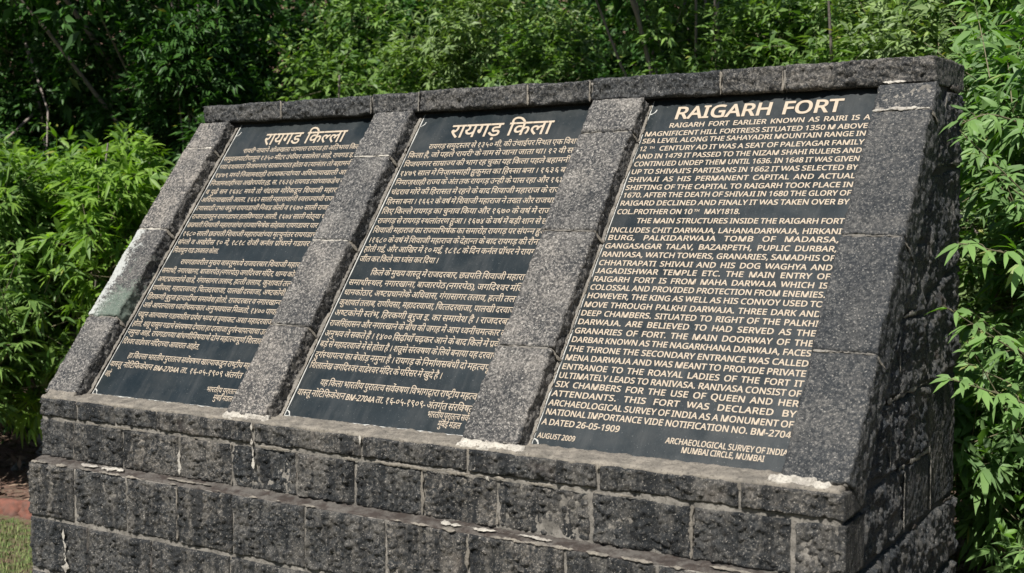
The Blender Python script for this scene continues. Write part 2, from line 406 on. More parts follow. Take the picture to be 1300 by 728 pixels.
# lumpy beads and smears of mortar squeezed out of the joints
def bead(p0, p1, r, nrm, mat='white_mortar', seed=0, flat=.45, name='mortar_bead', gaps=0.0, side=None):
    p0, p1, nrm = np.array(p0, float), np.array(p1, float), np.array(nrm, float); nrm /= np.linalg.norm(nrm)
    L = np.linalg.norm(p1-p0); t = (p1-p0)/L; sdv = np.cross(nrm, t)
    m = max(4, int(L/.005)); a = np.linspace(0, 1, m+1); K = 8
    P0 = p0 + a[:, None]*(p1-p0)
    w = r*(.85 + .7*pn(P0*16+seed) + .45*pn(P0*60+seed*3) + .45*pn(P0*140+seed)); w = np.clip(w, .10*r, None)
    if gaps: w *= np.clip((pn(P0*14+seed*5)+.55-gaps)*4, .02, 1)
    w *= np.clip(np.minimum(a, 1-a)*L/(r*1.2), .05, 1)
    off = .55*r*pn(P0*22+seed*7) + .3*r*pn(P0*80+seed)
    V = []
    for q in range(K):
        an = 2*math.pi*q/K
        V.append(P0 + sdv*(w*math.cos(an)+off)[:, None] + nrm*(w*flat*.6*math.sin(an))[:, None])
    V = np.stack(V, 1).reshape(-1, 3); V += .0018*vnoise(V+seed, 120)
    F = []
    for i in range(m):
        for q in range(K):
            F.append((i*K+q, (i+1)*K+q, (i+1)*K+(q+1) % K, i*K+(q+1) % K))
    return obj(name, mesh_np(name, V, np.array(F)[:, ::-1]), M[mat], mon)
up = (0, 0, 1); fn = (0, -1, 0); sn = (0, -ST, CT)
# white mortar under the rib feet
for q, (a_, b_) in enumerate([(.975, 1.195), (1.975, 2.225), (2.965, 3.150)]):
    patch('mortar_fillet', [(a_, -.027, -.022), (b_, -.027, -.021), S(b_-.01, .008, .000), S(a_+.01, .008, .000)], .02, 'cap', M['white_mortar'], mon, res=.004, seed=250+q, rnd=.009)
patch('mortar_fillet', [(.02, -.022, -.016), (.19, -.022, -.016), S(.18, .010, -.001), S(.03, .010, -.001)], .02, 'mortar', M['sand_mortar'], mon, res=.005, seed=254, rnd=.006)
# rib joints
for ri, ((u0, u1), js) in enumerate(ribs):
    for q, v in enumerate(js):
        wh = (ri, q) in ((0, 0), (1, 1), (1, 0), (3, 0), (0, 1))
        bead(S(u0+.004, v, .002), S(u1-.004, v, .002), .0042 if wh else .003, sn, 'white_mortar' if wh else 'mortar', seed=20+ri*4+q, gaps=.1 if wh else .45)
        bead(S(u1-.004, v, .004), S(u1+.012, v-.012, .058), .007, (1, 0, 0), 'sand_mortar', seed=60+ri*4+q)
bead(S(3.01, 1.268, -.002), S(3.185, 1.268, -.002), .009, sn, 'white_mortar', seed=90, gaps=.15)
bead(S(3.02, 1.386, .004), S(3.16, 1.386, .004), .006, sn, 'white_mortar', seed=91, gaps=.1)
# front joints, horizontal then vertical
bead((.3, -.036, -.099), (2.6, -.036, -.099), .0055, fn, 'sand_mortar', seed=101, gaps=.5)
bead((.02, -.082, -.262), (3.18, -.082, -.262), .0065, (0, -.6, .8), 'sand_mortar', seed=105, gaps=.6)
for q, (a, b2, w) in enumerate([(.28, .52, .016), (.20, .27, .012), (.75, .98, .008), (1.3, 1.7, .009), (1.95, 2.35, .010), (2.2, 2.55, .009), (2.8, 3.0, .010), (1.8, 1.9, .012)]):
    if q in (0, 2, 4, 6): bead((a, -.060, -.252), (b2, -.060, -.252), w, (0, -.2, 1), 'white_mortar' if q in (0, 4) else 'sand_mortar', seed=110+q, flat=.35, gaps=.3)
for q, (x, z0, z1, w, mt, y) in enumerate([
    (.228, -.10, -.02, .007, 'mortar', -.033), (.671, -.10, -.02, .006, 'sand_mortar', -.033), (1.142, -.10, -.02, .008, 'white_mortar', -.034),
    (1.619, -.06, -.02, .006, 'white_mortar', -.034), (2.032, -.1, -.02, .007, 'sand_mortar', -.033), (2.479, -.1, -.022, .006, 'sand_mortar', -.033), (2.907, -.1, -.022, .009, 'mortar', -.033),
    (.207, -.25, -.1, .009, 'sand_mortar', -.031), (.483, -.25, -.1, .008, 'mortar', -.031), (.783, -.25, -.1, .011, 'white_mortar', -.031), (1.040, -.25, -.1, .006, 'sand_mortar', -.031),
    (1.341, -.25, -.1, .006, 'brown_mortar', -.031), (1.863, -.25, -.1, .009, 'sand_mortar', -.031), (2.138, -.24, -.1, .006, 'sand_mortar', -.031), (2.77, -.25, -.1, .008, 'sand_mortar', -.031), (2.457, -.24, -.11, .005, 'mortar', -.031),
    (.271, -.47, -.27, .006, 'mortar', -.087), (.561, -.47, -.27, .006, 'mortar', -.087), (.827, -.47, -.27, .007, 'sand_mortar', -.087), (1.096, -.47, -.27, .006, 'mortar', -.087), (1.424, -.47, -.27, .006, 'mortar', -.087),
    (2.07, -.47, -.27, .007, 'sand_mortar', -.087), (2.402, -.47, -.27, .006, 'mortar', -.087), (2.689, -.47, -.27, .006, 'mortar', -.087),
    (.347, -.68, -.48, .006, 'brown_mortar', -.089), (.694, -.68, -.48, .006, 'brown_mortar', -.089), (1.082, -.68, -.48, .006, 'mortar', -.089)]):
    if mt != 'mortar': bead((x, y+.001, z0), (x, y+.001, z1), w*.8, fn, mt, seed=130+q, flat=.3, gaps=.3)
# coping joints
for q, x in enumerate(caps[1:-1]):
    bead((x, .863, 1.09), (x, .863, 1.168), .0045, fn, 'sand_mortar' if q in (0, 3, 4, 5, 6) else 'mortar', seed=170+q)
# pale runs of lime on the blocks
def smear(pts, mat='white_mortar', seed=0, nrm=(0, -1, 0), y=None):
    for q in range(len(pts)-1):
        (p0, w0), (p1, w1) = pts[q], pts[q+1]
        bead(p0, p1, (w0+w1)/2, nrm, mat, seed=seed+q, flat=.16, name='lime_stain', gaps=.05)
smear([((.222, -.097, -.50), .010), ((.222, -.097, -.545), .014), ((.228, -.097, -.59), .022), ((.233, -.097, -.625), .026), ((.232, -.097, -.668), .018)], seed=400)
smear([((1.150, -.037, -.10), .012), ((1.155, -.037, -.14), .007), ((1.152, -.037, -.18), .004)], seed=410)
smear([((2.10, -.036, -.095), .011), ((2.12, -.036, -.108), .009)], seed=415)
smear([((1.98, -.036, -.095), .010), ((2.005, -.036, -.105), .008)], seed=418)
for (y0, z0, y1, z1, w) in ((.50, .387, .66, .392, .007), (.36, .16, .80, .166, .007), (.49, -.054, .86, -.050, .010), (.49, .17, .487, .38, .006), (.40, -.04, .405, .16, .005), (.56, -.06, .556, -.25, .006), (.865, -.06, .865, -.25, .006), (.55, -.262, 1.19, -.258, .008), (.86, .84, 1.19, .85, .006), (1.02, 1.085, 1.2, 1.088, .009)):
    bead((X+.004, y0, z0), (X+.004, y1, z1), w, (1, 0, 0), 'brown_mortar' if w in (.009, .008) else 'mortar', seed=int(500+y0*100+z0*37), flat=.3, gaps=.2)
# mortar line down the back of the right rib
bead((X+.006, .176+.767*-.04, -.04), (X+.006, .176+.767*1.06, 1.06), .008, (1, 0, 0), 'mortar', seed=560, flat=.35, gaps=.1)

# ------------------------------------------------------------------ inscribed slabs
PN = .061
def slab(name, label, u0, u1, v0, v1, seed):
    t = thing('inscribed_slab', label, 'inscribed slab')
    V = []; bev = .003
    for n_, m_ in ((PN, bev), (PN+bev, 0), (PN+.018, 0)):
        for a, c_ in ((u0+m_, v0+m_), (u1-m_, v0+m_), (u1-m_, v1-m_), (u0+m_, v1-m_)): V.append(S(a, c_, n_))
    F = [(0, 1, 2, 3)] + [(i+4*k, i+4*k+4, (i+1) % 4+4*k+4, (i+1) % 4+4*k) for k in (0, 1) for i in range(4)] + [(11, 10, 9, 8)]
    me = bpy.data.meshes.new('slab'); me.from_pydata(V, [], F)
    obj('granite_plate', me, M['granite'], t)
    # white line along the visible edges with small quarter-circle corners
    lw = .0022; n_ = PN-.0008
    def strip(pts, nm):
        V = []; pts = [np.array(p) for p in pts]
        for i, p in enumerate(pts):
            a = pts[max(0, i-1)]; b_ = pts[min(len(pts)-1, i+1)]; d = (b_-a)/np.linalg.norm(b_-a); q = np.array([-d[1], d[0]])*lw
            w = 1+.5*random.uniform(-1, 1)
            V += [S(*(p+q*w), n_), S(*(p-q*w), n_)]
        F = [(2*i+1, 2*i+3, 2*i+2, 2*i) for i in range(len(pts)-1)]
        me = bpy.data.meshes.new(nm); me.from_pydata(V, [], F)
        o = obj(nm, me, M['border'], t)
        # give the line its own small thickness
        return o
    ins = .004
    strip([(u0+ins, v) for v in np.linspace(v0+ins, v1-ins, 60)], 'border_line')
    strip([(u, v0+ins) for u in np.linspace(u0+ins, u1-ins, 50)], 'border_line')
    for (cu, cv, a0) in ((u0+ins, v0+ins, 0), (u0+ins, v1-.045, -90)):
        strip([(cu+.022*math.cos(R(a)), cv+.022*math.sin(R(a))) for a in np.linspace(a0, a0+90, 10)], 'corner_arc')
    return t
T1 = slab('a', 'dark granite slab with the Devanagari heading ending in the doubled letter, leftmost of the three', .193, .985, .033, 1.408, 1)
T2 = slab('b', 'dark granite slab with a Devanagari text between the second and third stone ribs', 1.193, 1.980, .033, 1.412, 2)
T3 = slab('c', 'dark granite slab lettered in English under the heading RAIGARH FORT, nearest to the right end', 2.196, 3.000, .030, 1.416, 3)
# raised mortar fillet between each rib and slab
for q, u in enumerate((.176, 1.180, 2.186)):
    bead(S(u+.004, .02, .058), S(u+.004, 1.39, .058), .0085, sn, 'mortar', seed=600+q, flat=.6, gaps=-.2)
    bead(S(u+.010, .02, .057), S(u+.010, 1.39, .057), .0040, sn, 'sand_mortar', seed=610+q, flat=.6, gaps=.1)
    bead(S(u+.012, -.005, .050), S(u+.012, .035, .050), .014, sn, 'sand_mortar', seed=620+q)

# ---- lettering
font_latin = None
try:
    fp = os.path.join(bpy.utils.system_resource('DATAFILES'), 'fonts', 'NotoSansHebrew-Regular.woff2')   # Blender's own font folder
    if os.path.exists(fp): font_latin = bpy.data.fonts.load(fp)
except Exception: font_latin = None
_gc = {}
def raw_text(s, latin, extrude=0, res=2, offset=0):
    cu = bpy.data.curves.new('glyph', 'FONT'); cu.body = s; cu.resolution_u = res; cu.offset = offset; cu.extrude = extrude
    if latin and font_latin: cu.font = font_latin
    o = bpy.data.objects.new('glyph', cu); COL.objects.link(o)
    dg = bpy.context.evaluated_depsgraph_get(); dg.update()
    me = bpy.data.meshes.new_from_object(o.evaluated_get(dg))
    me.calc_loop_triangles()
    V = np.zeros(len(me.vertices)*3); me.vertices.foreach_get('co', V); V = V.reshape(-1, 3)[:, :2]
    F = np.zeros(len(me.loop_triangles)*3, np.int32); me.loop_triangles.foreach_get('vertices', F); F = F.reshape(-1, 3)
    bpy.data.objects.remove(o); bpy.data.curves.remove(cu); bpy.data.meshes.remove(me)
    return V, F
_w0 = {}
def stroke(pts, w):
    pts = [np.array(p, float) for p in pts]; V = []; F = []
    for i, p in enumerate(pts):
        d = pts[min(i+1, len(pts)-1)]-pts[max(0, i-1)]; d /= np.linalg.norm(d); q = np.array([-d[1], d[0]])*w
        V += [p+q, p-q]
    for i in range(len(pts)-1):
        F += [(2*i, 2*i+1, 2*i+3), (2*i, 2*i+3, 2*i+2)]
    return np.array(V), np.array(F)
def glyph(ch, big=False):
    latin = ord(ch) < 0x900
    key = (ch, big)
    if key in _gc: return _gc[key]
    off = (.020 if big else .015) if latin else (.009 if big else .001)
    ctl = 'HH' if latin else '\u0932\u0932'
    V, F = raw_text(ch, latin, 0, 5 if big else 2, off)
    if ctl not in _w0: _w0[ctl] = raw_text(ctl+ctl[0], latin)[0][:, 0].max()
    adv = raw_text(ctl+ch+ctl[0], latin)[0][:, 0].max() - _w0[ctl]
    if ch == '9':
        V6, F, _ = glyph('6', big); hh = raw_text('H', latin)[0][:, 1].max(); V = np.stack([adv-V6[:, 0], hh-V6[:, 1]], 1); F = F.copy()
    if ch == 'J':
        V = V.copy(); hh = raw_text('H', latin)[0][:, 1].max(); y0 = V[:, 1].min(); V[:, 1] = (V[:, 1]-y0)*hh/(V[:, 1].max()-y0); V[:, 0] = V[:, 0]*1.3+.10; adv = V[:, 0].max()+.07
    if ch == '4':
        hh = raw_text('H', latin)[0][:, 1].max()
        parts = [([(.31, hh), (.045, hh*.27)], .040), ([(.02, hh*.26), (.46, hh*.26)], .046), ([(.33, 0), (.33, hh)], .052)]
        Vs, Fs, k = [], [], 0
        for pts, w_ in parts:
            a_, b2 = stroke(pts, w_); Vs.append(a_); Fs.append(b2+k); k += len(a_)
        V, F = np.concatenate(Vs), np.concatenate(Fs)
    if len(F):                      # all triangles face up
        a, b_, c_ = V[F[:, 0]], V[F[:, 1]], V[F[:, 2]]
        cr = (b_[:, 0]-a[:, 0])*(c_[:, 1]-a[:, 1]) - (b_[:, 1]-a[:, 1])*(c_[:, 0]-a[:, 0])
        F[cr < 0] = F[cr < 0][:, ::-1]
    _gc[key] = (V, F, adv); return _gc[key]
def clip_right(V, F, xc):
    VV, FF = [], []
    for f in F:
        P = [V[i] for i in f]; out = []
        for i in range(3):
            a, b_ = P[i], P[(i+1) % 3]
            if a[0] <= xc: out.append(a)
            if (a[0]-xc)*(b_[0]-xc) < 0:
                t = (xc-a[0])/(b_[0]-a[0]); out.append(a+t*(b_-a))
        for i in range(1, len(out)-1):
            k = len(VV); VV += [out[0], out[i], out[i+1]]; FF.append((k, k+1, k+2))
    return np.array(VV).reshape(-1, 2), np.array(FF, int).reshape(-1, 3)
VIR = '\u094d'; RA = '\u0930'; IM = '\u093f'
STEM = set('खगघचजझञणतथधनपबभमयलवशषसक्ष'.replace(VIR, '')) - set('क')
def is_cons(c): return '\u0915' <= c <= '\u0939' or '\u0958' <= c <= '\u095f'
def is_mark(c): return '\u0900' <= c <= '\u0903' or '\u093a' <= c <= '\u094c' or c == '\u093c'
_half = {}
def half(c, big):
    k = (c, big)
    if k not in _half:
        V, F, adv = glyph(c, big)
        if c == 'क': xc = adv*.80
        else:
            low = V[V[:, 1] < .08]; xc = low[:, 0].max() - .10
        _half[k] = (*clip_right(V, F, xc), xc)
    return _half[k]
HEAD = .62
def shape(text, big=False, track=0.0):
    """glyph placement for a line: list of words, a word = (V, F, width)"""
    words = []
    for w in text.split(' '):
        Vs, Fs, x = [], [], 0.0
        def put(V, F, dx, dy=0, s=1):
            if len(V):
                Fs.append(F+sum(len(q) for q in Vs)); Vs.append(V*s+np.array([dx, dy]))
        i = 0
        while i < len(w):
            ch = w[i]
            if not is_cons(ch):
                V, F, a = glyph(ch, big); put(V, F, x); x += max(a, 0) + (track if ord(ch) < 0x900 else 0); i += 1; continue
            cl = [ch]; i += 1
            nukta = [i < len(w) and w[i] == '\u093c']
            if nukta[0]: i += 1
            while i+1 < len(w) and w[i] == VIR and is_cons(w[i+1]):
                cl.append(w[i+1]); i += 2
                nk = i < len(w) and w[i] == '\u093c'; nukta.append(nk); i += nk
            marks = []
            while i < len(w) and is_mark(w[i]): marks.append(w[i]); i += 1
            reph = len(cl) > 1 and cl[0] == RA
            if reph: cl = cl[1:]; nukta = nukta[1:]
            if IM in marks:
                V, F, a = glyph(IM, big); put(V, F, x); x += a
            rak = len(cl) > 1 and cl[-1] == RA
            if rak: cl = cl[:-1]
            xs = x
            for q, c in enumerate(cl):
                lastc = q == len(cl)-1
                V, F, a = glyph(c, big)
                if lastc:
                    put(V, F, x); xl = x; x += a
                    if nukta[q]:
                        V, F, _ = glyph('\u093c', big); put(V, F, x)
                elif c in STEM or c == 'क':
                    V, F, a = half(c, big); put(V, F, x); x += a
                elif c == 'द':
                    put(V, F, x); V2, F2, a2 = glyph(cl[q+1], big); put(V2, F2, x+a*.30, -.20, .62); x += a; break
                else:
                    put(V, F, x)
                    V, F, _ = glyph(VIR, big); x += a; put(V, F, x)
            lowx = x - .13
            if rak:
                if cl[-1] in 'टठडढछ':
                    V, F = stroke([(x-.42, -.16), (x-.30, -.02), (x-.18, -.16)], .03)
                else:
                    V, F = stroke([(x-.15, .20), (x-.27, .10), (x-.36, .02)], .035)
                put(V, F, 0)
            for mk in marks:
                if mk == IM: continue
                V, F, a = glyph(mk, big); put(V, F, x); x += max(a, 0)
            if reph:
                V, F = stroke([(x-.16, HEAD), (x-.20, HEAD+.10), (x-.13, HEAD+.17), (x-.03, HEAD+.19)], .035); put(V, F, 0)
        if Vs: words.append((np.concatenate(Vs), np.concatenate(Fs), x))
    return words
def set_line(text, u0, u1, v, h, parent, justify=True, big=False, name='text_line', sxmax=None, track=.0, label=None):
    """h = cap or headline height in metres"""
    deva = any(ord(c) >= 0x900 for c in text)
    ref = glyph('H')[0][:, 1].max() if not deva else HEAD
    sc = h/ref
    words = shape(text, big)
    nat = sum(w[2] for w in words); sp = .26; ng = max(1, len(words)-1)
    sx = sc*(1.08 if not deva else .98)
    if sxmax: sx = sc*sxmax
    avail = u1-u0
    gap = sp*sx
    gmin, gmid = (.17, .30) if not deva else (.15, .26)
    if big: sx = avail/(nat + .30*ng); gap = .30*sx
    elif justify:
        if nat*sx + gmin*sx*ng > avail: sx = avail/(nat + gmin*ng)
        else:
            slack = avail/(nat*sx + gmid*sx*ng)
            if slack > 1: sx *= min(1.10, 1+(slack-1)*.5)
            slack = avail - (nat*sx + gmid*sx*ng)
            if slack > 0 and not deva:
                nl = sum(len(w) for w in text.split(' ')); tr = .30*slack/nl/sx
                words = shape(text, big, tr); nat = sum(w[2] for w in words)
        gap = (avail - nat*sx)/ng
    x = u0; Vs = []; Fs = []; k = 0
    for V, F, w in words:
        Vs.append(np.stack([x+V[:, 0]*sx, v+V[:, 1]*sc], 1)); Fs.append(F+k); k += len(V); x += w*sx+gap
    V = np.concatenate(Vs); F = np.concatenate(Fs)
    if v > 1e-9 and not deva and not justify: pass
    n_ = PN-.0009
    P = np.stack([V[:, 0], V[:, 1]*CT+n_*ST, V[:, 1]*ST-n_*CT], 1)
    if big:      # heading letters stand a little proud, with edges
        n2 = PN-.0022; Pf = np.stack([V[:, 0], V[:, 1]*CT+n2*ST, V[:, 1]*ST-n2*CT], 1)
        ed = {}
        for f in F:
            for a, b_ in ((f[0], f[1]), (f[1], f[2]), (f[2], f[0])):
                if (b_, a) in ed: del ed[(b_, a)]
                else: ed[(a, b_)] = 1
        m = len(P); side = [(a, b_, b_+m) for a, b_ in ed] + [(a, b_+m, a+m) for a, b_ in ed]
        P = np.concatenate([P, Pf]); F = np.concatenate([F+m, np.array(side)])
    o = obj(name, mesh_np(name, P, F, smooth=None), M['letter'], parent)
    if label: o['label'] = label
    return V[:, 0].max()

# English
set_line('RAIGARH FORT', 2.298, 2.888, 1.322, .0545, T3, big=True, name='heading')
EN = [(1.284, 2.291, 'RAIGARH FORT EARLIER KNOWN AS RAIRI IS A'), (1.2485, 0, 'MAGNIFICENT HILL FORTRESS SITUATED 1350 M ABOVE'), (1.217, 0, 'SEA LEVEL ALONG THE SAHAYADRI MOUNTAIN RANGE IN'),
 (1.182, 0, '12^ CENTURY AD IT WAS A SEAT OF PALEYAGAR FAMILY'), (1.1485, 0, 'AND IN 1479 IT PASSED TO THE NIZAM SHAHI RULERS AND'), (1.115, 0, 'CONTINUED UNDEP THEM UNTIL 1636. IN 1648 IT WAS GIVEN'),
 (1.081, 0, "UP TO SHIVAJI'S PARTISANS IN 1662 IT WAS SELECTED BY"), (1.047, 0, 'SHIVAJI AS HIS PERMANENT CAPITAL AND ACTUAL'), (1.0125, 0, 'SHIFTING OF THE CAPITAL TO RAIGARH TOOK PLACE IN'),
 (.980, 0, '1670. AFTER THE DEATH OF SHIVAJI IN 1680 THE GLORY OF'), (.946, 0, 'RAIGARD DECLINED AND FINALY IT WAS TAKEN OVER BY'), (.910, 0, 'COL.PROTHER ON 10^ MAY1818.', 2.653),
 (.8725, 2.293, 'THE MAIN STRUCTURES INSIDE THE RAIGARH FORT'), (.834, 0, 'INCLUDES CHIT DARWAJA, LAHANADARWAJA, HIRKANI'), (.803, 0, 'BURG, PALKIDARWAJA TOMB OF MADARSA,'), (.769, 0, 'GANGASAGAR TALAV, BAZARPETH, PUPLIC DURBAR,'),
 (.735, 0, 'RANIVASA, WATCH TOWERS, GRANARIES, SAMADHIS OF'), (.701, 0, 'CHHATRAPATI SHIVAJI AND HIS DOG WAGHYA AND'), (.669, 0, 'JAGADISHWAR TEMPLE ETC. THE MAIN ENTRY OF'), (.6365, 0, 'RAIGARH FORT IS FROM MAHA DARWAJA WHICH IS'),
 (.604, 0, 'COLOSSAL AND PROVIDED PROTECTION FROM ENEMIES.'), (.571, 0, 'HOWEVER, THE KING AS WELL AS HIS CONVOY USED TO'), (.537, 0, 'MOVE THROUGH PALKHI DARWAJA. THREE DARK AND'), (.504, 0, 'DEEP CHAMBERS. SITUATED TO RIGHT OF THE PALKHI'),
 (.471, 0, 'DARWAJA. ARE BELIEVED TO HAD SERVED AS THE'), (.437, 0, 'GRANARIES OF FORT. THE MAIN DOORWAY OF THE'), (.404, 0, 'DARBAR KNOWN AS THE NAGARKHANA DARWAJA, FACES'), (.370, 0, 'THE THRONE THE SECONDARY ENTRANCE WAS CALLED'),
 (.337, 0, 'MENA DARWAJA AND WAS MEANT TO PROVIDE PRIVATE'), (.304, 0, 'ENTRANOE TO THE ROAYAL LADIES OF THE FORT IT'), (.272, 0, 'ULTIMATELY LEADS TO RANIVASA. RANIVASA CONSIST OF'), (.240, 0, 'SIX CHAMBERS FOR THE USE OF QUEEN AND HER'),
 (.207, 0, 'ATTENDANTS. THIS FORT WAS DECLARED BY'), (.174, 0, 'ARCHAEOLOGICAL SURVEY OF INDIA AS A MONUMENT OF'), (.142, 0, 'NATIONAL IMPORTANCE VIDE NOTIFICATION NO. BM-2704'), (.107, 0, 'A DATED 26-05-1909', 2.474)]
def en_line(text, u0, u1, v, h):
    if '^' in text:             # the raised TH
        a, b_ = text.split('^')
        full = (a+'WW'+b_).replace('WW', 'WW')
        # natural widths decide where the raised letters go
        wa = sum(w[2] for w in shape(a)) + .26*a.count(' '); wb = sum(w[2] for w in shape(b_)) + .26*b_.count(' '); wt = 1.0
        k = (u1-u0)/(wa+wt+wb)
        set_line(a, u0, u0+wa*k, v, h, T3)
        set_line('TH', u0+(wa+.12)*k, u0+(wa+.86)*k, v+h*.45, h*.5, T3)
        set_line(b_.strip(), u0+(wa+wt+.2)*k, u1, v, h, T3)
    else: set_line(text, u0, u1, v, h, T3)
for row in EN:
    v, u0, s = row[:3]; u1 = row[3] if len(row) > 3 else 2.987
    en_line(s, u0 or 2.2085, u1, v, .0204)
set_line('AUGUST 2009', 2.210, 2.340, .061, .0175, T3)
set_line('ARCHAEOLOGICAL SURVEY OF INDIA', 2.628, 2.990, .088, .0185, T3)
set_line('MUMBAI CIRCLE, MUMBAI', 2.683, 2.930, .063, .0185, T3)

# Hindi
set_line('रायगड़ किला', 1.362, 1.815, 1.279, .062, T2, big=True, name='heading')
HI = [(1.288, 'रायगड़ समुद्रस्तर से १३५० मी. की उंचाईपर स्थित एक विशाल'), (0, "किला है, जो पहले 'रायरी' के नाम से जाना जाता था। १२ वी सदी"), (0, 'विजयनगर साम्राज्य की भाग रह चुका यह किला पहले बहामनी व'),
 (0, '१४७९ साल में निज़ामसाही हुकुमत का हिस्सा बना । १६३६ बाद'), (0, 'निमाज़शाही राज्य के अंत तक रायगड़ उन्ही के पास रहा और १६४८'), (0, 'चंद्रराव मोरे की हिरासत में रहने के बाद शिवाजी महाराज के राज्य'), (0, 'हिस्सा बना । १६६२ के वर्ष में शिवाजी महाराज ने तख्त और राजधानी'),
 (0, 'लिए किल्ले रायगड़ का चुनाव किया और १६७० के वर्ष में राजध'), (0, 'राजगड़ से रायगड़ स्थलांतरण हुआ । १६७४ के वर्ष में बड़ी शान से छत्र'), (0, 'शिवाजी महाराज का राज्याभिषेक का समारोह रायगड़ पर संपन्न हुआ'), (0, '।१६८० के वर्ष में शिवाजी महाराज के देहान्त के बाद रायगड़ की रौनक'),
 (0, 'होती गई, और आखिर में १० मई, १८१८ के दिन कर्नल प्रॉथर ने रायगड़'), (0, 'जीत कर किले का ध्वंस कर दिया ।', 1.566),
 (1.288, 'किले के मुख्य वास्तू में राजदरबार, छत्रपति शिवाजी महाराज'), (0, 'समाधीस्थल, नगारखाना, बाजारपेठ (नगरपेठ), जगदिश्वर मंदिर'), (0, 'धानकोठार, अष्टप्रधानोंके अधिवास, गंगासागर तलाव, हत्ती तलाव'),
 (0, 'कुशावर्त तलाब, राणीवसा, महादरवाजा, चित्तदरवाजा, पालखी दरवाजा'), (0, 'अष्टकोनी स्तंभ, हिरकणी बुरुज इ. का समावेश है । राजदरबार'), (0, 'राजसिंहासन और नगारखाने के बीच की जगह में आप ध्वनीचमत्कार का'),
 (0, 'अनुभव ले सकते हैं । १४०० सिढ़ीयाँ चढ़कर आने के बाद किले में प्रवेश'), (0, 'बड़े से महादरवाजे में से होता है । शत्रूसे संरक्षण के लिये बनाया यह दरवाजा'), (0, 'दुर्गस्थापत्य का बेजोड़ नमुना है । रायगड़ के निर्माणसबंधी दो महत्वपूर्ण'), (0, 'शिलालेख जगदिश्वर वाडेश्वर मंदिर के परिसर में खुदे है ।', 1.78),
 (1.288, 'यह किला भारतीय पुरातत्व सर्वेक्षण विभागद्वारा राष्ट्रीय महत्व के'), (0, 'वास्तू नोटिफिकेशन BM-2704A ता. १६-०५-१९०९- अंतर्गत संरक्षित है')]
HV = [1.227, 1.185, 1.141, 1.096, 1.051, 1.005, .959, .913, .868, .824, .779, .737, .692, .632, .587, .543, .499, .454, .409, .365, .321, .276, .232, .167, .122]
for (row, v) in zip(HI, HV):
    set_line(row[1], row[0] or 1.207, row[2] if len(row) > 2 else 1.972, v, .0232, T2)
set_line('भारतीय पुरातत्व सर्वेक्षण', 1.782, 1.985, .090, .021, T2)
set_line('मुंबई मंडल', 1.836, 1.925, .060, .021, T2)

# Marathi
set_line('रायगड किल्ला', .385, .832, 1.283, .060, T1, big=True, name='heading')
MR = [(.292, "'रायरी' नावाने ओळखला जाणारा रायगड हा अतिभव्य किल्ला"), (0, 'समुद्रसपाटीपासून १३५० मीटर उंचीवर वसलेला आहे. रायगड इ. स.'), (0, 'च्या दशकात विजयनगर साम्राज्यात होता व त्यानंतर तो बहामनी व'), (0, '१४७९ मध्ये निजामशाही राज्यकर्त्यांच्या अधिपत्याखाली आला'),
 (0, 'निजामशाहीच्या अखेरपर्यंत (इ. स. १६३६) रायगड त्यांच्याकडेच रहा'), (0, 'व पुढे सन १६४८ मध्ये तो चंद्रराव मोरेंकडून शिवाजी महाराज'), (0, 'अधिपत्याखाली आला. १६६२ साली महाराजांनी स्वराज्याची राजधा'), (0, 'त्यासाठी उभा करून रायगडाची निवड केली व १६७० साली राजगड'),
 (0, 'राजगडावरून रायगडावर हलविण्यात आली. १६७४ साली मोठ्या थाट'), (0, 'छत्रपती शिवाजी महाराजांचा राज्याभिषेक सोहळा रायगडावर पार पड'), (0, '१६८० साली छत्रपती शिवाजी महाराजांच्या मृत्यूनंतर रायगडाचे वै'), (0, 'संपले व अखेरीस १० मे, १८१८ रोजी कर्नल प्रॉथरने गडावर ता'), (0, 'मिळवून गड उध्वस्त केला.', .467),
 (.284, 'रायगडावरील मुख्य वास्तूमध्ये राजदरबार शिवाजी महाराज'), (0, 'समाधी, नगारखाना, बाजारपेठ (नगरपेठ) जगदिश्वर मंदिर, धान्य कोठार'), (0, 'अष्टप्रधानांचे वाडे, गंगासागर तलाव, हत्ती तलाव, कुशावर्त तलाव'), (0, 'राणीवसा, महादरवाजा, चित्तदरवाजा, पालखी दरवाजा, अष्टकोनी स्त'),
 (0, 'हिरकणी बुरुज इत्यादींचा समावेश होतो. राजदरबार व नगारखान्याम'), (0, 'असे आपल्याला ध्वनीचमत्कार अनुभवयास मिळतो. १४०० पायऱ्या'), (0, 'चढून आल्यावर गडामधील प्रवेश भव्य व वृणाकट अशा महादरवाजात'), (0, 'होतो. शत्रू पासून गडाचे संरक्षण देणारा हा दरवाजा दुर्गस्थापत्याचा उत्तम'), (0, 'नमुना आहे. रायगडाच्या बांधणीविषयाचे दोन महत्त्वपूर्ण शिलालेख'),
 (0, 'दिश्वर वाडेश्वर मंदिराच्या आवारात आहेत.', .634), (.279, 'हा किल्ला भारतीय पुरातत्व सर्वेक्षण खात्याकडून राष्ट्रीय महत्व'), (0, 'वास्तू नोटिफिकेशन BM-2704A ता. १६-०५-१९०९ अंतर्गत संर'), (0, 'आहे.', .243)]
MV = [1.242, 1.200, 1.156, 1.110, 1.066, 1.020, .977, .933, .889, .845, .800, .757, .714, .657, .613, .570, .527, .483, .442, .397, .353, .312, .269, .207, .164, .120]
for (row, v) in zip(MR, MV):
    set_line(row[1], row[0] or .205, row[2] if len(row) > 2 else .965, v, .0225, T1)
set_line('भारतीय पुरातत्व सर्व', .778, .975, .098, .020, T1)
set_line('मुंबई मंडल', .830, .925, .068, .020, T1)

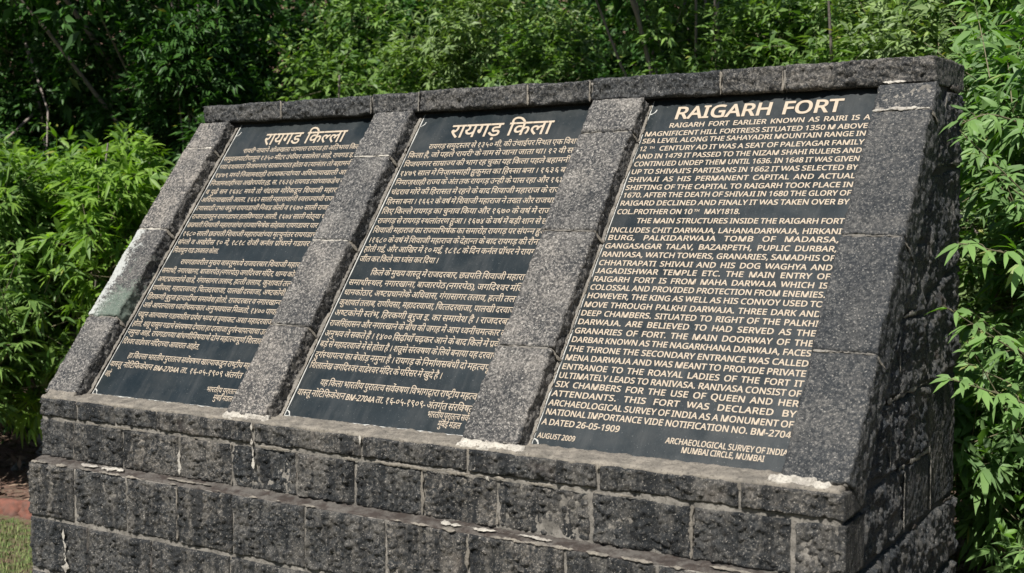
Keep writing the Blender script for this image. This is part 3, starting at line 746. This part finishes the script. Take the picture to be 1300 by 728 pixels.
# ------------------------------------------------------------------ ground
gx = np.concatenate([-np.geomspace(200, 6, 26), np.linspace(-5.6, 6, 117), np.geomspace(6.4, 200, 26)])
GX, GY = np.meshgrid(gx, gx+1.0, indexing='ij')
P = np.stack([GX.ravel(), GY.ravel(), np.zeros(GX.size)], 1)
def ground_h(x, y):
    P = np.stack([np.ravel(x), np.ravel(y), 0*np.ravel(x)], 1)
    h = -.9 + .02*fbm(P, .9, 3)*np.clip((np.abs(P[:, 0]-1.6)+np.abs(P[:, 1]-.5)-1.5), 0, 1) 
    fwd = -(P[:, 0]-4.1)*.5355 + (P[:, 1]+3.1)*.8445
    t = np.clip((fwd-11.5)/14, 0, 1); h += 9*t*t*(3-2*t)
    t2 = np.clip((P[:, 1]-1.0)/1.2, 0, 1); h += .05*t2
    return h
P[:, 2] = ground_h(P[:, 0], P[:, 1])
n = len(gx); idx = np.arange(n*n).reshape(n, n)
F = np.stack([idx[:-1, :-1], idx[1:, :-1], idx[1:, 1:], idx[:-1, 1:]], -1).reshape(-1, 4)
tag(obj('ground', mesh_np('ground', P, F), M['ground']), 'bare brown soil and thin turf around the stone stand', None, None, 'structure')

# grass on the left
def blades(n, xr, yr, L, name, mat, label, flat=0):
    x = rng.uniform(*xr, n); y = rng.uniform(*yr, n)
    keep = ~((x > -.03) & (x < 3.25) & (y > -.12) & (y < 1.25)); x, y = x[keep], y[keep]; m = len(x)
    B = np.stack([x, y, ground_h(x, y)-.004], 1)
    a = rng.uniform(0, 2*math.pi, m); ln = L*rng.uniform(.4, 1.2, m)
    lean = rng.uniform(.2, 1.2, m)
    s = np.stack([np.cos(a), np.sin(a), 0*a], 1); f = np.stack([-np.sin(a), np.cos(a), 0*a], 1)
    w = rng.uniform(.0015, .003, m)[:, None]
    mid = B + f*(ln*lean*.3)[:, None] + np.array([0, 0, 1])*(ln*.6)[:, None]
    tip = B + f*(ln*lean*.9)[:, None] + np.array([0, 0, 1])*(ln*.8)[:, None]
    V = np.stack([B-s*w, B+s*w, mid+s*w*.7, mid-s*w*.7, tip], 1).reshape(-1, 3)
    k = np.arange(m)[:, None]*5
    F = np.concatenate([k+[0, 1, 2], k+[0, 2, 3], k+[3, 2, 4]])
    t = rng.beta(1.3, 1.6, m)
    return tag(obj(name, mesh_np(name, V, F, tint=np.concatenate([t, t, t])), mat), label, None, None, 'stuff')
o = blades(15000, (-2.6, .3), (-.6, .86), .035, 'grass', M['grass'], 'short dry green turf left of the stone stand'); o['category'] = 'grass'

# ------------------------------------------------------------------ leaves and shrubs
def unit(a): return a/np.maximum(np.linalg.norm(a, axis=-1, keepdims=True), 1e-9)
def leaf_mesh(B, D, N, L, W, fine, droop, tint):
    """B bases, D directions, N rough normals: returns V, F(tri), tint"""
    Sd = unit(np.cross(D, N)); N = unit(np.cross(Sd, D)); m = len(B)
    if fine:
        T = [(0, 0, 0), (.30, -.44, .10), (.33, 0, 0), (.30, .44, .10), (.68, -.33, .07), (.70, 0, 0), (.68, .33, .07), (1, 0, 0)]
        Fq = [(0, 1, 2), (0, 2, 3), (1, 4, 5), (1, 5, 2), (2, 5, 6), (2, 6, 3), (4, 7, 5), (5, 7, 6)]
    else:
        T = [(0, 0, 0), (.42, -.5, .14), (1, 0, 0), (.42, .5, .14)]; Fq = [(0, 1, 2), (0, 2, 3)]
    V = []
    for (a, s, z) in T:
        V.append(B + D*(L*a)[:, None] + Sd*(W*s)[:, None] + N*(W*z)[:, None] - np.array([0, 0, 1])*(L*droop*a*a)[:, None])
    V = np.stack(V, 1).reshape(-1, 3); k = np.arange(m)[:, None]*len(T)
    F = np.concatenate([k+np.array(f) for f in Fq]); tt = np.concatenate([tint]*len(Fq))
    return V, F, tt
def tube(pts, r0, r1, K=6):
    pts = np.array(pts, float); m = len(pts); V = []; F = []
    for i in range(m):
        d = unit(pts[min(i+1, m-1)]-pts[max(i-1, 0)]); a = unit(np.cross(d, [.3, .9, .2])); b_ = np.cross(d, a)
        r = r0+(r1-r0)*i/(m-1)
        for q in range(K):
            an = 2*math.pi*q/K; V.append(pts[i]+r*(a*math.cos(an)+b_*math.sin(an)))
    for i in range(m-1):
        for q in range(K): F.append((i*K+q, i*K+(q+1) % K, (i+1)*K+(q+1) % K, (i+1)*K+q))
    return np.array(V), np.array(F)
def join(parts):
    Vs, Fs, k = [], [], 0
    for V, F in parts: Vs.append(V); Fs.append(F+k); k += len(V)
    return np.concatenate(Vs), np.concatenate(Fs)
def twigs_to_leaves(O, A, LT, nodes, leaflets, leaf, ratio, fine, droop, rg, petiole=.35, upb=.5):
    """O origins, A directions, LT lengths of twigs"""
    T = len(O); k = np.linspace(.18, 1, nodes)
    Bs, Ds, Ns, Ls, Tn = [], [], [], [], []
    for j, s in enumerate(k):
        P = O + A*(LT*s)[:, None] - np.array([0, 0, 1])*(LT*.10*s*s)[:, None]
        ph = rg.uniform(0, math.pi, T)+(j % 2)*math.pi/2
        a = unit(np.cross(A, rg.normal(size=(T, 3)))); b_ = np.cross(A, a)
        for sgn in (1, -1):
            pet = unit((a*np.cos(ph)[:, None]+b_*np.sin(ph)[:, None])*sgn + A*.75 + np.array([0, 0, .25]))
            base = P + pet*(leaf*petiole)
            up = unit(np.array([0, -.25, 1.0]) + rg.normal(size=(T, 3))*.45)
            sd2 = unit(np.cross(pet, up))
            angs = {1: [0], 3: [-.7, 0, .7], 5: [-1.25, -.62, 0, .62, 1.25]}[leaflets]
            for an in angs:
                an_ = an + rg.normal(size=T)*.12
                D = unit(pet*np.cos(an_)[:, None] + sd2*np.sin(an_)[:, None] + np.array([0, 0, -.22]) + rg.normal(size=(T, 3))*.14)
                Bs.append(base); Ds.append(D); Ns.append(unit(up+rg.normal(size=(T, 3))*.25))
                Ls.append(leaf*(1-.28*abs(an))*rg.uniform(.6, 1.15, T)*(1-.35*(s > .9)))
                Tn.append(rg.uniform(0, .75, T)+.25*(s > .8))
    B, D, N, L, t = map(np.concatenate, (Bs, Ds, Ns, Ls, Tn))
    return leaf_mesh(B, D, N, L, L*ratio*rg.uniform(.8, 1.2, len(L)), fine, droop, np.clip(t, 0, 1))
def shrub(name, label, cat, base, height, rad, n_clump, n_twig, mat, leaf=.06, ratio=.3, leaflets=3, nodes=4, fine=False, droop=.25, seed=0, group=None,
          zlo=.25, clump_r=.32, trunk_r=.03, stems=5, twig_tubes=0, twig_len=(.12, .32), lean=(0, 0)):
    rg = np.random.default_rng(seed); base = np.array(base, float)
    base[2] = float(ground_h(np.array([base[0]]), np.array([base[1]]))[0])-.02
    t = thing(name, label, cat, group, tuple(base))
    # clumps through the crown, denser near its skin
    d = unit(rg.normal(size=(n_clump, 3))); r = rg.uniform(.35, 1, n_clump)**.6
    c = d*r[:, None]*np.array([rad, rad, height*(1-zlo)/2]); c[:, 2] += height*(zlo+(1-zlo)/2)
    c[:, 0] += lean[0]*c[:, 2]; c[:, 1] += lean[1]*c[:, 2]
    wood = []
    for s in range(stems):
        tgt = c[rg.integers(n_clump)]*(.9 if s % 2 else 1.22)
        p1 = np.array([tgt[0]*.25, tgt[1]*.25, tgt[2]*.4])+rg.normal(size=3)*.08
        pts = [(0, 0, 0)]
        for a in np.linspace(.15, 1, 7):
            pts.append((1-a)**2*np.zeros(3)+2*a*(1-a)*p1+a*a*tgt+rg.normal(size=3)*.015)
        wood.append(tube(pts, trunk_r*rg.uniform(.7, 1.1), trunk_r*.25))
        for q in range(4):
            e_ = c[np.argsort(np.linalg.norm(c-np.array(pts[4]), axis=1))[rg.integers(0, max(2, n_clump//3))]]
            s_ = np.array(pts[rg.integers(3, 7)]); mid = (s_+e_)/2+rg.normal(size=3)*.07
            wood.append(tube([s_, (s_+mid)/2, mid, (mid+e_)/2, e_], trunk_r*.4, trunk_r*.12, 5))
    ci = rg.integers(0, n_clump, n_twig)
    dd = unit(rg.normal(size=(n_twig, 3)))
    O = c[ci] + dd*(clump_r*rg.uniform(.1, 1, n_twig)**.7)[:, None]
    O[:, 2] = np.maximum(O[:, 2], .03)
    A = unit(dd*.8 + rg.normal(size=(n_twig, 3))*.4 + np.array([0, 0, .55]))
    LT = rg.uniform(*twig_len, n_twig)
    V, F, tt = twigs_to_leaves(O, A, LT, nodes, leaflets, leaf, ratio, fine, droop, rg)
    tw = []
    for q in range(min(twig_tubes, n_twig)):
        tw.append(tube([O[q]-A[q]*.05, O[q]+A[q]*LT[q]*.5-np.array([0, 0, .02])*LT[q], O[q]+A[q]*LT[q]-np.array([0, 0, .1])*LT[q]], .0028, .0012, 4))
    Vw, Fw = join(wood); obj('trunk', mesh_np('trunk', Vw, Fw), M['bark'], t)
    if tw: Vw, Fw = join(tw); tag(obj('twigs', mesh_np('twigs', Vw, Fw), M['twig'], t), kind='stuff')
    obj('crown', mesh_np('crown', V, F, smooth=False, tint=tt), mat, t)
    return t
def dist_pt(px, dist, W=1300):        # ground point under an image column at a distance from the viewpoint
    a = YAW - math.atan((px-650)/1572.6)
    return (CAM.x-math.sin(a)*dist, CAM.y+math.cos(a)*dist, 0)

# second row: tall dense trees closing the view
far = [(-40, 13.0, 'dark_tree', 'tall dark tree, farthest left behind the clearing'), (180, 12.2, 'dark_tree', 'tall dark tree behind the left end of the coping'), (420, 12.6, 'leafy_tree', 'mid green tree filling the view above the left slab'),
       (640, 12.0, 'leafy_tree', 'mid green tree far behind the middle slab'), (860, 12.6, 'leafy_tree', 'mid green tree far behind the third rib'), (1080, 12.0, 'leafy_tree', 'mid green tree far behind the English slab'), (1330, 12.4, 'leafy_tree', 'mid green tree at the far right behind the willow-leaved bush')]
for q, (px, ds, nm, lb) in enumerate(far):
    shrub(nm, lb, 'tree', dist_pt(px, ds), 4.3, 1.55, 34, 3400, M['leaf_shaded'], leaf=.10, ratio=.42, leaflets=3, nodes=4, seed=700+q, clump_r=.55, trunk_r=.07, twig_len=(.2, .5), zlo=.03, group='trees closing the view behind the bushes')
for q, (x, y, h, r_, nt, zl, lb) in enumerate([(-5.2, 4.3, 5.3, 1.45, 620, .50, 'added tree, crown out of view, shading the bushes at the left edge'), (-3.0, 4.7, 5.2, 1.3, 560, .52, 'added tree, crown out of view, casting shade behind the bright left bush'),
        (.75, 5.2, 5.0, .8, 170, .60, 'added thin-crowned tree darkening a patch of bushes above the third rib')]):
    shrub('added_shade_tree', lb, 'tree', (x, y, 0), h, r_, 24, nt, M['leaf_shaded'], leaf=.13, ratio=.42, leaflets=3, nodes=4, seed=690+q, clump_r=.4, trunk_r=.035, twig_len=(.2, .5), zlo=zl, stems=2, lean=(0, -.52), group='added trees that shade the bushes')  # added trees: unseen crowns lean forward to cast shade on the bushes
# first row behind the monument
row = [(-70, 9.6, 2.6, .9, 'leaf_shaded', 'dark small-leaved bush at the left picture edge, in shade'), (105, 9.9, 3.3, 1.0, 'leaf_shaded', 'dark small-leaved bush behind the bright left bush'), (290, 9.2, 3.2, .95, 'leaf_shaded', 'dark bush with drooping sprays above the left end of the coping'),
       (450, 8.9, 3.2, .9, 'leaf_mid', 'bush with bare grey branches above the left slab'), (600, 8.5, 3.1, .9, 'leaf_grey', 'grey green bush above the second rib'), (760, 8.3, 3.1, .9, 'leaf_mid', 'mid green bush above the third rib'),
       (900, 8.0, 3.1, .85, 'leaf_mid', 'mid green bush above the left half of the English slab'), (1040, 7.7, 3.0, .8, 'leaf_mid', 'leafy bush above the right half of the English slab'), (1190, 7.2, 2.9, .8, 'leaf_grey', 'grey green bush behind the right end of the coping'), (1330, 7.0, 2.9, .8, 'leaf_mid', 'mid green bush at the right picture edge behind the nearest bush')]
for q, (px, ds, h, r_, mt, lb) in enumerate(row):
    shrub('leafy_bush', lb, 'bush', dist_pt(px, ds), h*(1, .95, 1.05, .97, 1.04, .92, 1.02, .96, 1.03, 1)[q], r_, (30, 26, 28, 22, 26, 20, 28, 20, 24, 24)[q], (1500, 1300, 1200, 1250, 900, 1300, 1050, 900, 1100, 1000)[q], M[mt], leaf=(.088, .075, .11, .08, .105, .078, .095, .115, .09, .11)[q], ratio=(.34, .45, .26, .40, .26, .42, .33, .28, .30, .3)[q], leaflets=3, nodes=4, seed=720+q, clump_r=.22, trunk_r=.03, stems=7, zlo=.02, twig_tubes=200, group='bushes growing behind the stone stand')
# bright bushes at the left
shrub('willow_leaved_bush', 'bright yellow green bush with long pointed leaves left of the stand', 'bush', dist_pt(80, 8.0), 2.15, .62, 20, 360, M['leaf_left'], leaf=.155, ratio=.24, leaflets=5, nodes=4, fine=True, seed=760, clump_r=.22, trunk_r=.02, stems=9, zlo=.22, twig_tubes=400, droop=.35)
shrub('willow_leaved_bush', 'lower darker green bush beside the left rib of the stand', 'bush', dist_pt(-40, 7.9), 1.75, .55, 15, 270, M['leaf_mid'], leaf=.15, ratio=.24, leaflets=5, nodes=4, fine=True, seed=761, clump_r=.26, trunk_r=.02, stems=7, zlo=.25, twig_tubes=300, droop=.35)
# near bushes at the right end
shrub('chaste_tree_bush', 'large bush of long pointed leaves crowding the right end of the stand', 'bush', (3.62, 1.90, 0), 2.55, .50, 24, 340, M['leaf_near'], leaf=.125, ratio=.28, leaflets=5, nodes=4, fine=True, seed=780, clump_r=.26, trunk_r=.018, stems=9, zlo=.14, twig_tubes=850, droop=.4)
shrub('chaste_tree_bush', 'taller loose bush with pale undersides behind the right end of the coping', 'bush', (3.35, 2.75, 0), 2.9, .5, 20, 260, M['leaf_near'], leaf=.12, ratio=.27, leaflets=5, nodes=4, fine=True, seed=781, clump_r=.28, trunk_r=.018, stems=8, zlo=.35, twig_tubes=650, droop=.4)

shrub('low_bush', 'low leafy growth on the brown litter at the foot of the right bushes', 'bush', (3.20, 2.25, 0), .85, .36, 12, 150, M['leaf_near'], leaf=.13, ratio=.3, leaflets=5, nodes=4, fine=True, seed=785, clump_r=.2, trunk_r=.01, stems=6, zlo=.1, twig_tubes=170, droop=.4)
# a few long shoots reaching out in front of the end wall and over the coping
def shoot(path, leaf, seed, label=None, parent=None, nodes=9, start=.3):
    rg = np.random.default_rng(seed); pts = np.array(path, float)
    t = np.linspace(0, 1, 24); k = (len(pts)-1)*t; i = np.minimum(k.astype(int), len(pts)-2); f = (k-i)[:, None]
    sm = pts[i]*(1-f)+pts[i+1]*f
    for _ in range(3): sm[1:-1] = (sm[:-2]+sm[1:-1]*2+sm[2:])/4
    V0, F0 = tube(sm, .005, .0014, 6); pets = []
    Bs, Ds, Ns, Ls, Ts = [], [], [], [], []
    for j in range(nodes):
        a = start+(1-start)*j/(nodes-1); q = min(int(a*23), 22); P = sm[q]; ax = unit(sm[q+1]-sm[q])
        pa = unit(np.cross(ax, rg.normal(size=3))) if j % 2 else unit(np.cross(ax, [0, 0, 1.]))
        for sg in (1, -1):
            pet = unit(pa*sg*.9+ax*.6+np.array([0, -.1, .15])+rg.normal(size=3)*.12); pl = leaf*rg.uniform(.25, .45)*(1-.5*a)
            b_ = P+pet*pl; pets.append(tube([P, (P+b_)/2+np.array([0, 0, .004]), b_], .0014, .0009, 4))
            up_ = unit(np.array([0, -.5, .9])+rg.normal(size=3)*.3); s2 = unit(np.cross(pet, up_))
            m = 5 if a < .8 else 3
            for an in ([-1.25, -.62, 0, .62, 1.25] if m == 5 else [-.6, 0, .6]):
                an += rg.normal()*.1
                Ds.append(unit(pet*math.cos(an)+s2*math.sin(an)+np.array([0, 0, -.35])+rg.normal(size=3)*.12)); Bs.append(b_)
                Ns.append(up_); Ls.append(leaf*(1-.3*abs(an))*rg.uniform(.7, 1.1)*(1.1-.5*a)); Ts.append(rg.uniform(.2, .8)+.2*(a > .7))
    B, D, N, L, T_ = map(np.array, (Bs, Ds, Ns, Ls, Ts))
    Vp, Fp = join([(V0, F0)]+pets)
    tag(obj('twigs', mesh_np('twigs', Vp, Fp), M['twig'], parent), kind='stuff')
    global leaf_count
    m = len(B) if leaf_count+len(B) <= 300 else 0
    for q in range(m):          # the nearest leaves, one object each, sharing four meshes
        leaf_count += 1
        me = LEAF_ME[min(3, int(T_[q]*4))]
        o = bpy.data.objects.new('leaf', me); COL.objects.link(o); o.parent = parent
        x = Vector(D[q]).normalized(); y = x.cross(Vector(N[q])).normalized(); z = y.cross(x).normalized()
        mt = Matrix((x, y, z)).transposed().to_4x4(); mt.translation = Vector(B[q])
        o.matrix_local = mt @ Matrix.Diagonal((L[q], L[q]*random.uniform(.85, 1.15), L[q], 1))
    if not m:
        V, F, tt = leaf_mesh(B, D, N, L, L*.31, True, .35, np.clip(T_, 0, 1))
        REST.append((V, F, tt))
leaf_count = 0; REST = []; LEAF_ME = []
for q in range(4):
    rg = np.random.default_rng(q)
    V, F, tt = leaf_mesh(np.zeros((1, 3)), np.array([[1., 0, 0]]), np.array([[0, 0, 1.]]), np.ones(1), np.array([.31]), True, (.30, .15, .4, .22)[q], np.array([(.15, .4, .6, .9)[q]]))
    V[:, 1] *= -1; V = V*np.array([1, 1, 1]) + np.array([0, 1, 0])*(.05*(q-1.5)*V[:, :1]**2)
    me = mesh_np('leaf', V, F[:, ::-1], smooth=False, tint=tt); me.materials.append(M['leaf_near']); LEAF_ME.append(me)
wb = thing('overhanging_bush', 'nearest leafy bush whose shoots reach in front of the right end wall', 'bush', None, (0, 0, 0))
G = -.9
root = (3.72, 1.62, G)
sh = [([root, (3.6, 1.35, .5), (3.44, 1.05, .95), (3.34, .85, .99), (3.29, .72, .95)], .11, 36), ([(3.8, 1.5, G), (3.7, 1.3, -.6), (3.56, 1.15, -.42), (3.41, 1.10, -.40)], .12, 37), ([(3.8, 1.5, G), (3.7, 1.35, -.4), (3.55, 1.2, -.12), (3.42, 1.15, -.08)], .12, 38), ([(3.8, 1.5, G), (3.7, 1.35, -.5), (3.58, 1.3, -.25), (3.47, 1.3, -.2)], .12, 39),
      ([root, (3.62, 1.30, 0), (3.43, .95, .25), (3.275, .60, .42)], .125, 31), ([root, (3.62, 1.30, -.1), (3.44, .98, .10), (3.28, .66, .20)], .13, 32), ([root, (3.64, 1.35, .3), (3.45, 1.0, .72), (3.285, .72, .93)], .11, 33), ([root, (3.64, 1.35, .2), (3.44, .95, .55), (3.30, .66, .60)], .13, 34), ([root, (3.60, 1.28, -.4), (3.42, 1.0, .0), (3.30, .80, .30)], .10, 35),
      ([root, (3.60, 1.35, -.2), (3.45, 1.05, .22), (3.30, .80, .40)], .085, 11), ([root, (3.58, 1.35, -.1), (3.42, 1.10, .12), (3.27, .92, .22)], .09, 12),
      ([root, (3.66, 1.40, .2), (3.52, 1.20, .62), (3.33, 1.05, .80)], .095, 13), ([root, (3.62, 1.5, .3), (3.55, 1.45, .85), (3.40, 1.30, 1.05)], .10, 14),
      ([root, (3.75, 1.3, -.3), (3.66, 1.05, .05), (3.50, .95, .22)], .10, 15), ([root, (3.70, 1.5, .4), (3.62, 1.5, 1.0), (3.50, 1.42, 1.32)], .10, 16),
      ([root, (3.80, 1.3, .2), (3.70, 1.15, .55), (3.56, 1.08, .66)], .10, 17), ([root, (3.78, 1.2, -.5), (3.66, 1.0, -.32), (3.52, .86, -.22)], .095, 18),
      ([root, (3.74, 1.4, .2), (3.60, 1.3, .45), (3.44, 1.22, .52)], .10, 19), ([root, (3.7, 1.7, .5), (3.45, 1.9, 1.2), (3.25, 1.75, 1.42)], .09, 20),
      ([root, (3.6, 1.8, .5), (3.2, 1.9, 1.1), (2.92, 1.75, 1.33)], .08, 21), ([root, (3.85, 1.5, .3), (3.8, 1.4, .75), (3.66, 1.3, .95)], .10, 22),
      ([root, (3.8, 1.2, -.1), (3.68, 1.1, .22), (3.55, 1.02, .42)], .095, 23), ([root, (3.65, 1.55, .1), (3.48, 1.32, .22), (3.36, 1.15, .28)], .09, 24)]
for path, lf, s in sh: shoot(path, lf, s, parent=wb)
if REST:
    V, F = join([(a, b_) for a, b_, c_ in REST])
    tag(obj('foliage', mesh_np('foliage', V, F, smooth=False, tint=np.concatenate([c_ for a, b_, c_ in REST])), M['leaf_near'], wb), kind='stuff')

# ------------------------------------------------------------------ litter, bricks and rocks at ground level
def litter(n, xr, yr, name, label):
    x = rng.uniform(*xr, n); y = rng.uniform(*yr, n); keep = ~((x > -.03) & (x < 3.22) & (y > -.12) & (y < 1.25)); x, y = x[keep], y[keep]; m = len(x)
    B = np.stack([x, y, ground_h(x, y)+rng.uniform(.004, .03, m)], 1)
    D = unit(np.stack([rng.normal(size=m), rng.normal(size=m), .25*rng.normal(size=m)], 1)); N = unit(np.array([0, 0, 1.])+rng.normal(size=(m, 3))*.35)
    L = rng.uniform(.03, .10, m)
    V, F, tt = leaf_mesh(B, D, N, L, L*.35, False, -.1, rng.beta(1.2, 1.6, m))
    o = tag(obj(name, mesh_np(name, V, F, smooth=False, tint=tt), M['dry']), label, 'dead leaves', None, 'stuff')
litter(9000, (-6, -.02), (1.05, 4.5), 'leaf_litter', 'dry brown leaves on the soil under the left bushes')
litter(9000, (2.2, 4.2), (1.25, 4.5), 'leaf_litter', 'dry brown leaves on the soil under the right bushes')
be = thing('brick_edging', 'row of weathered red bricks edging the turf at the far left', 'edging')
bx = -3.4; q = 0
while bx < -.12:
    q += 1; w = random.uniform(.19, .23)
    zt = G+.085+random.uniform(-.025, .015); yb = .93+random.uniform(-.015, .015)
    patch('brick', [(bx, yb, G-.03), (bx+w-.008, yb+random.uniform(-.01, .01), G-.03), (bx+w-.008, yb+.025, zt), (bx, yb+.03, zt+random.uniform(-.01, .012))], .10, 'cap', M['brick'], be, res=.010, seed=800+q, rnd=.030)
    bx += w
def rock(p, r, seed, lab):
    bm = bmesh.new(); bmesh.ops.create_icosphere(bm, subdivisions=3, radius=1)
    V = np.array([v.co[:] for v in bm.verts]); sc = np.array([r*random.uniform(.9, 1.5), r*random.uniform(.8, 1.2), r*random.uniform(.5, .8)])
    V = V*(1+.35*pn(V*1.3+seed)+.15*pn(V*3.1+seed))[:, None]*sc
    for v, c in zip(bm.verts, V): v.co = c
    me = bpy.data.meshes.new('rock'); bm.to_mesh(me); bm.free()
    o = obj('rock', me, M['rock']); o.location = (p[0], p[1], float(ground_h(np.array([p[0]]), np.array([p[1]]))[0])+r*.25); o.rotation_euler.z = seed
    tag(o, lab, 'rock', 'loose rocks on the soil under the left bushes')
rk = [(-1.75, 1.5, .07), (-1.95, 1.7, .10), (-2.15, 1.55, .06), (-2.3, 1.95, .11), (-1.6, 1.75, .08), (-2.6, 2.0, .09), (-2.0, 2.1, .08), (-1.4, 1.6, .06), (-2.45, 1.65, .05), (-2.85, 2.2, .1)]
RL = ['loose grey rock nearest to the brick edging', 'broad grey rock in the middle of the rubble heap', 'small grey rock left of the heap middle', 'large grey rock at the back of the heap', 'grey rock beside the left end of the stand',
      'grey rock at the far left of the heap', 'grey rock just behind the broad middle rock', 'small rock closest to the foot of the stand', 'smallest grey rock at the left of the heap', 'grey rock farthest back under the left bush']
for q, (x, y, r_) in enumerate(rk): rock((x, y), r_, q*7.3, RL[q])
st = thing('dead_branch', 'thin grey dead branch lying on the soil beside the left end of the stand', 'branch')
V, F = tube([(-2.2, 1.9, G+.12), (-1.8, 1.8, G+.20), (-1.3, 1.75, G+.26), (-.8, 1.65, G+.35)], .018, .010, 7)
obj('stick', mesh_np('stick', V, F), M['bark'], st)
V, F = tube([(-1.8, 1.8, G+.20), (-1.6, 1.9, G+.32), (-1.3, 2.0, G+.38)], .009, .005, 6)
obj('side_twig', mesh_np('side_twig', V, F), M['bark'], st)
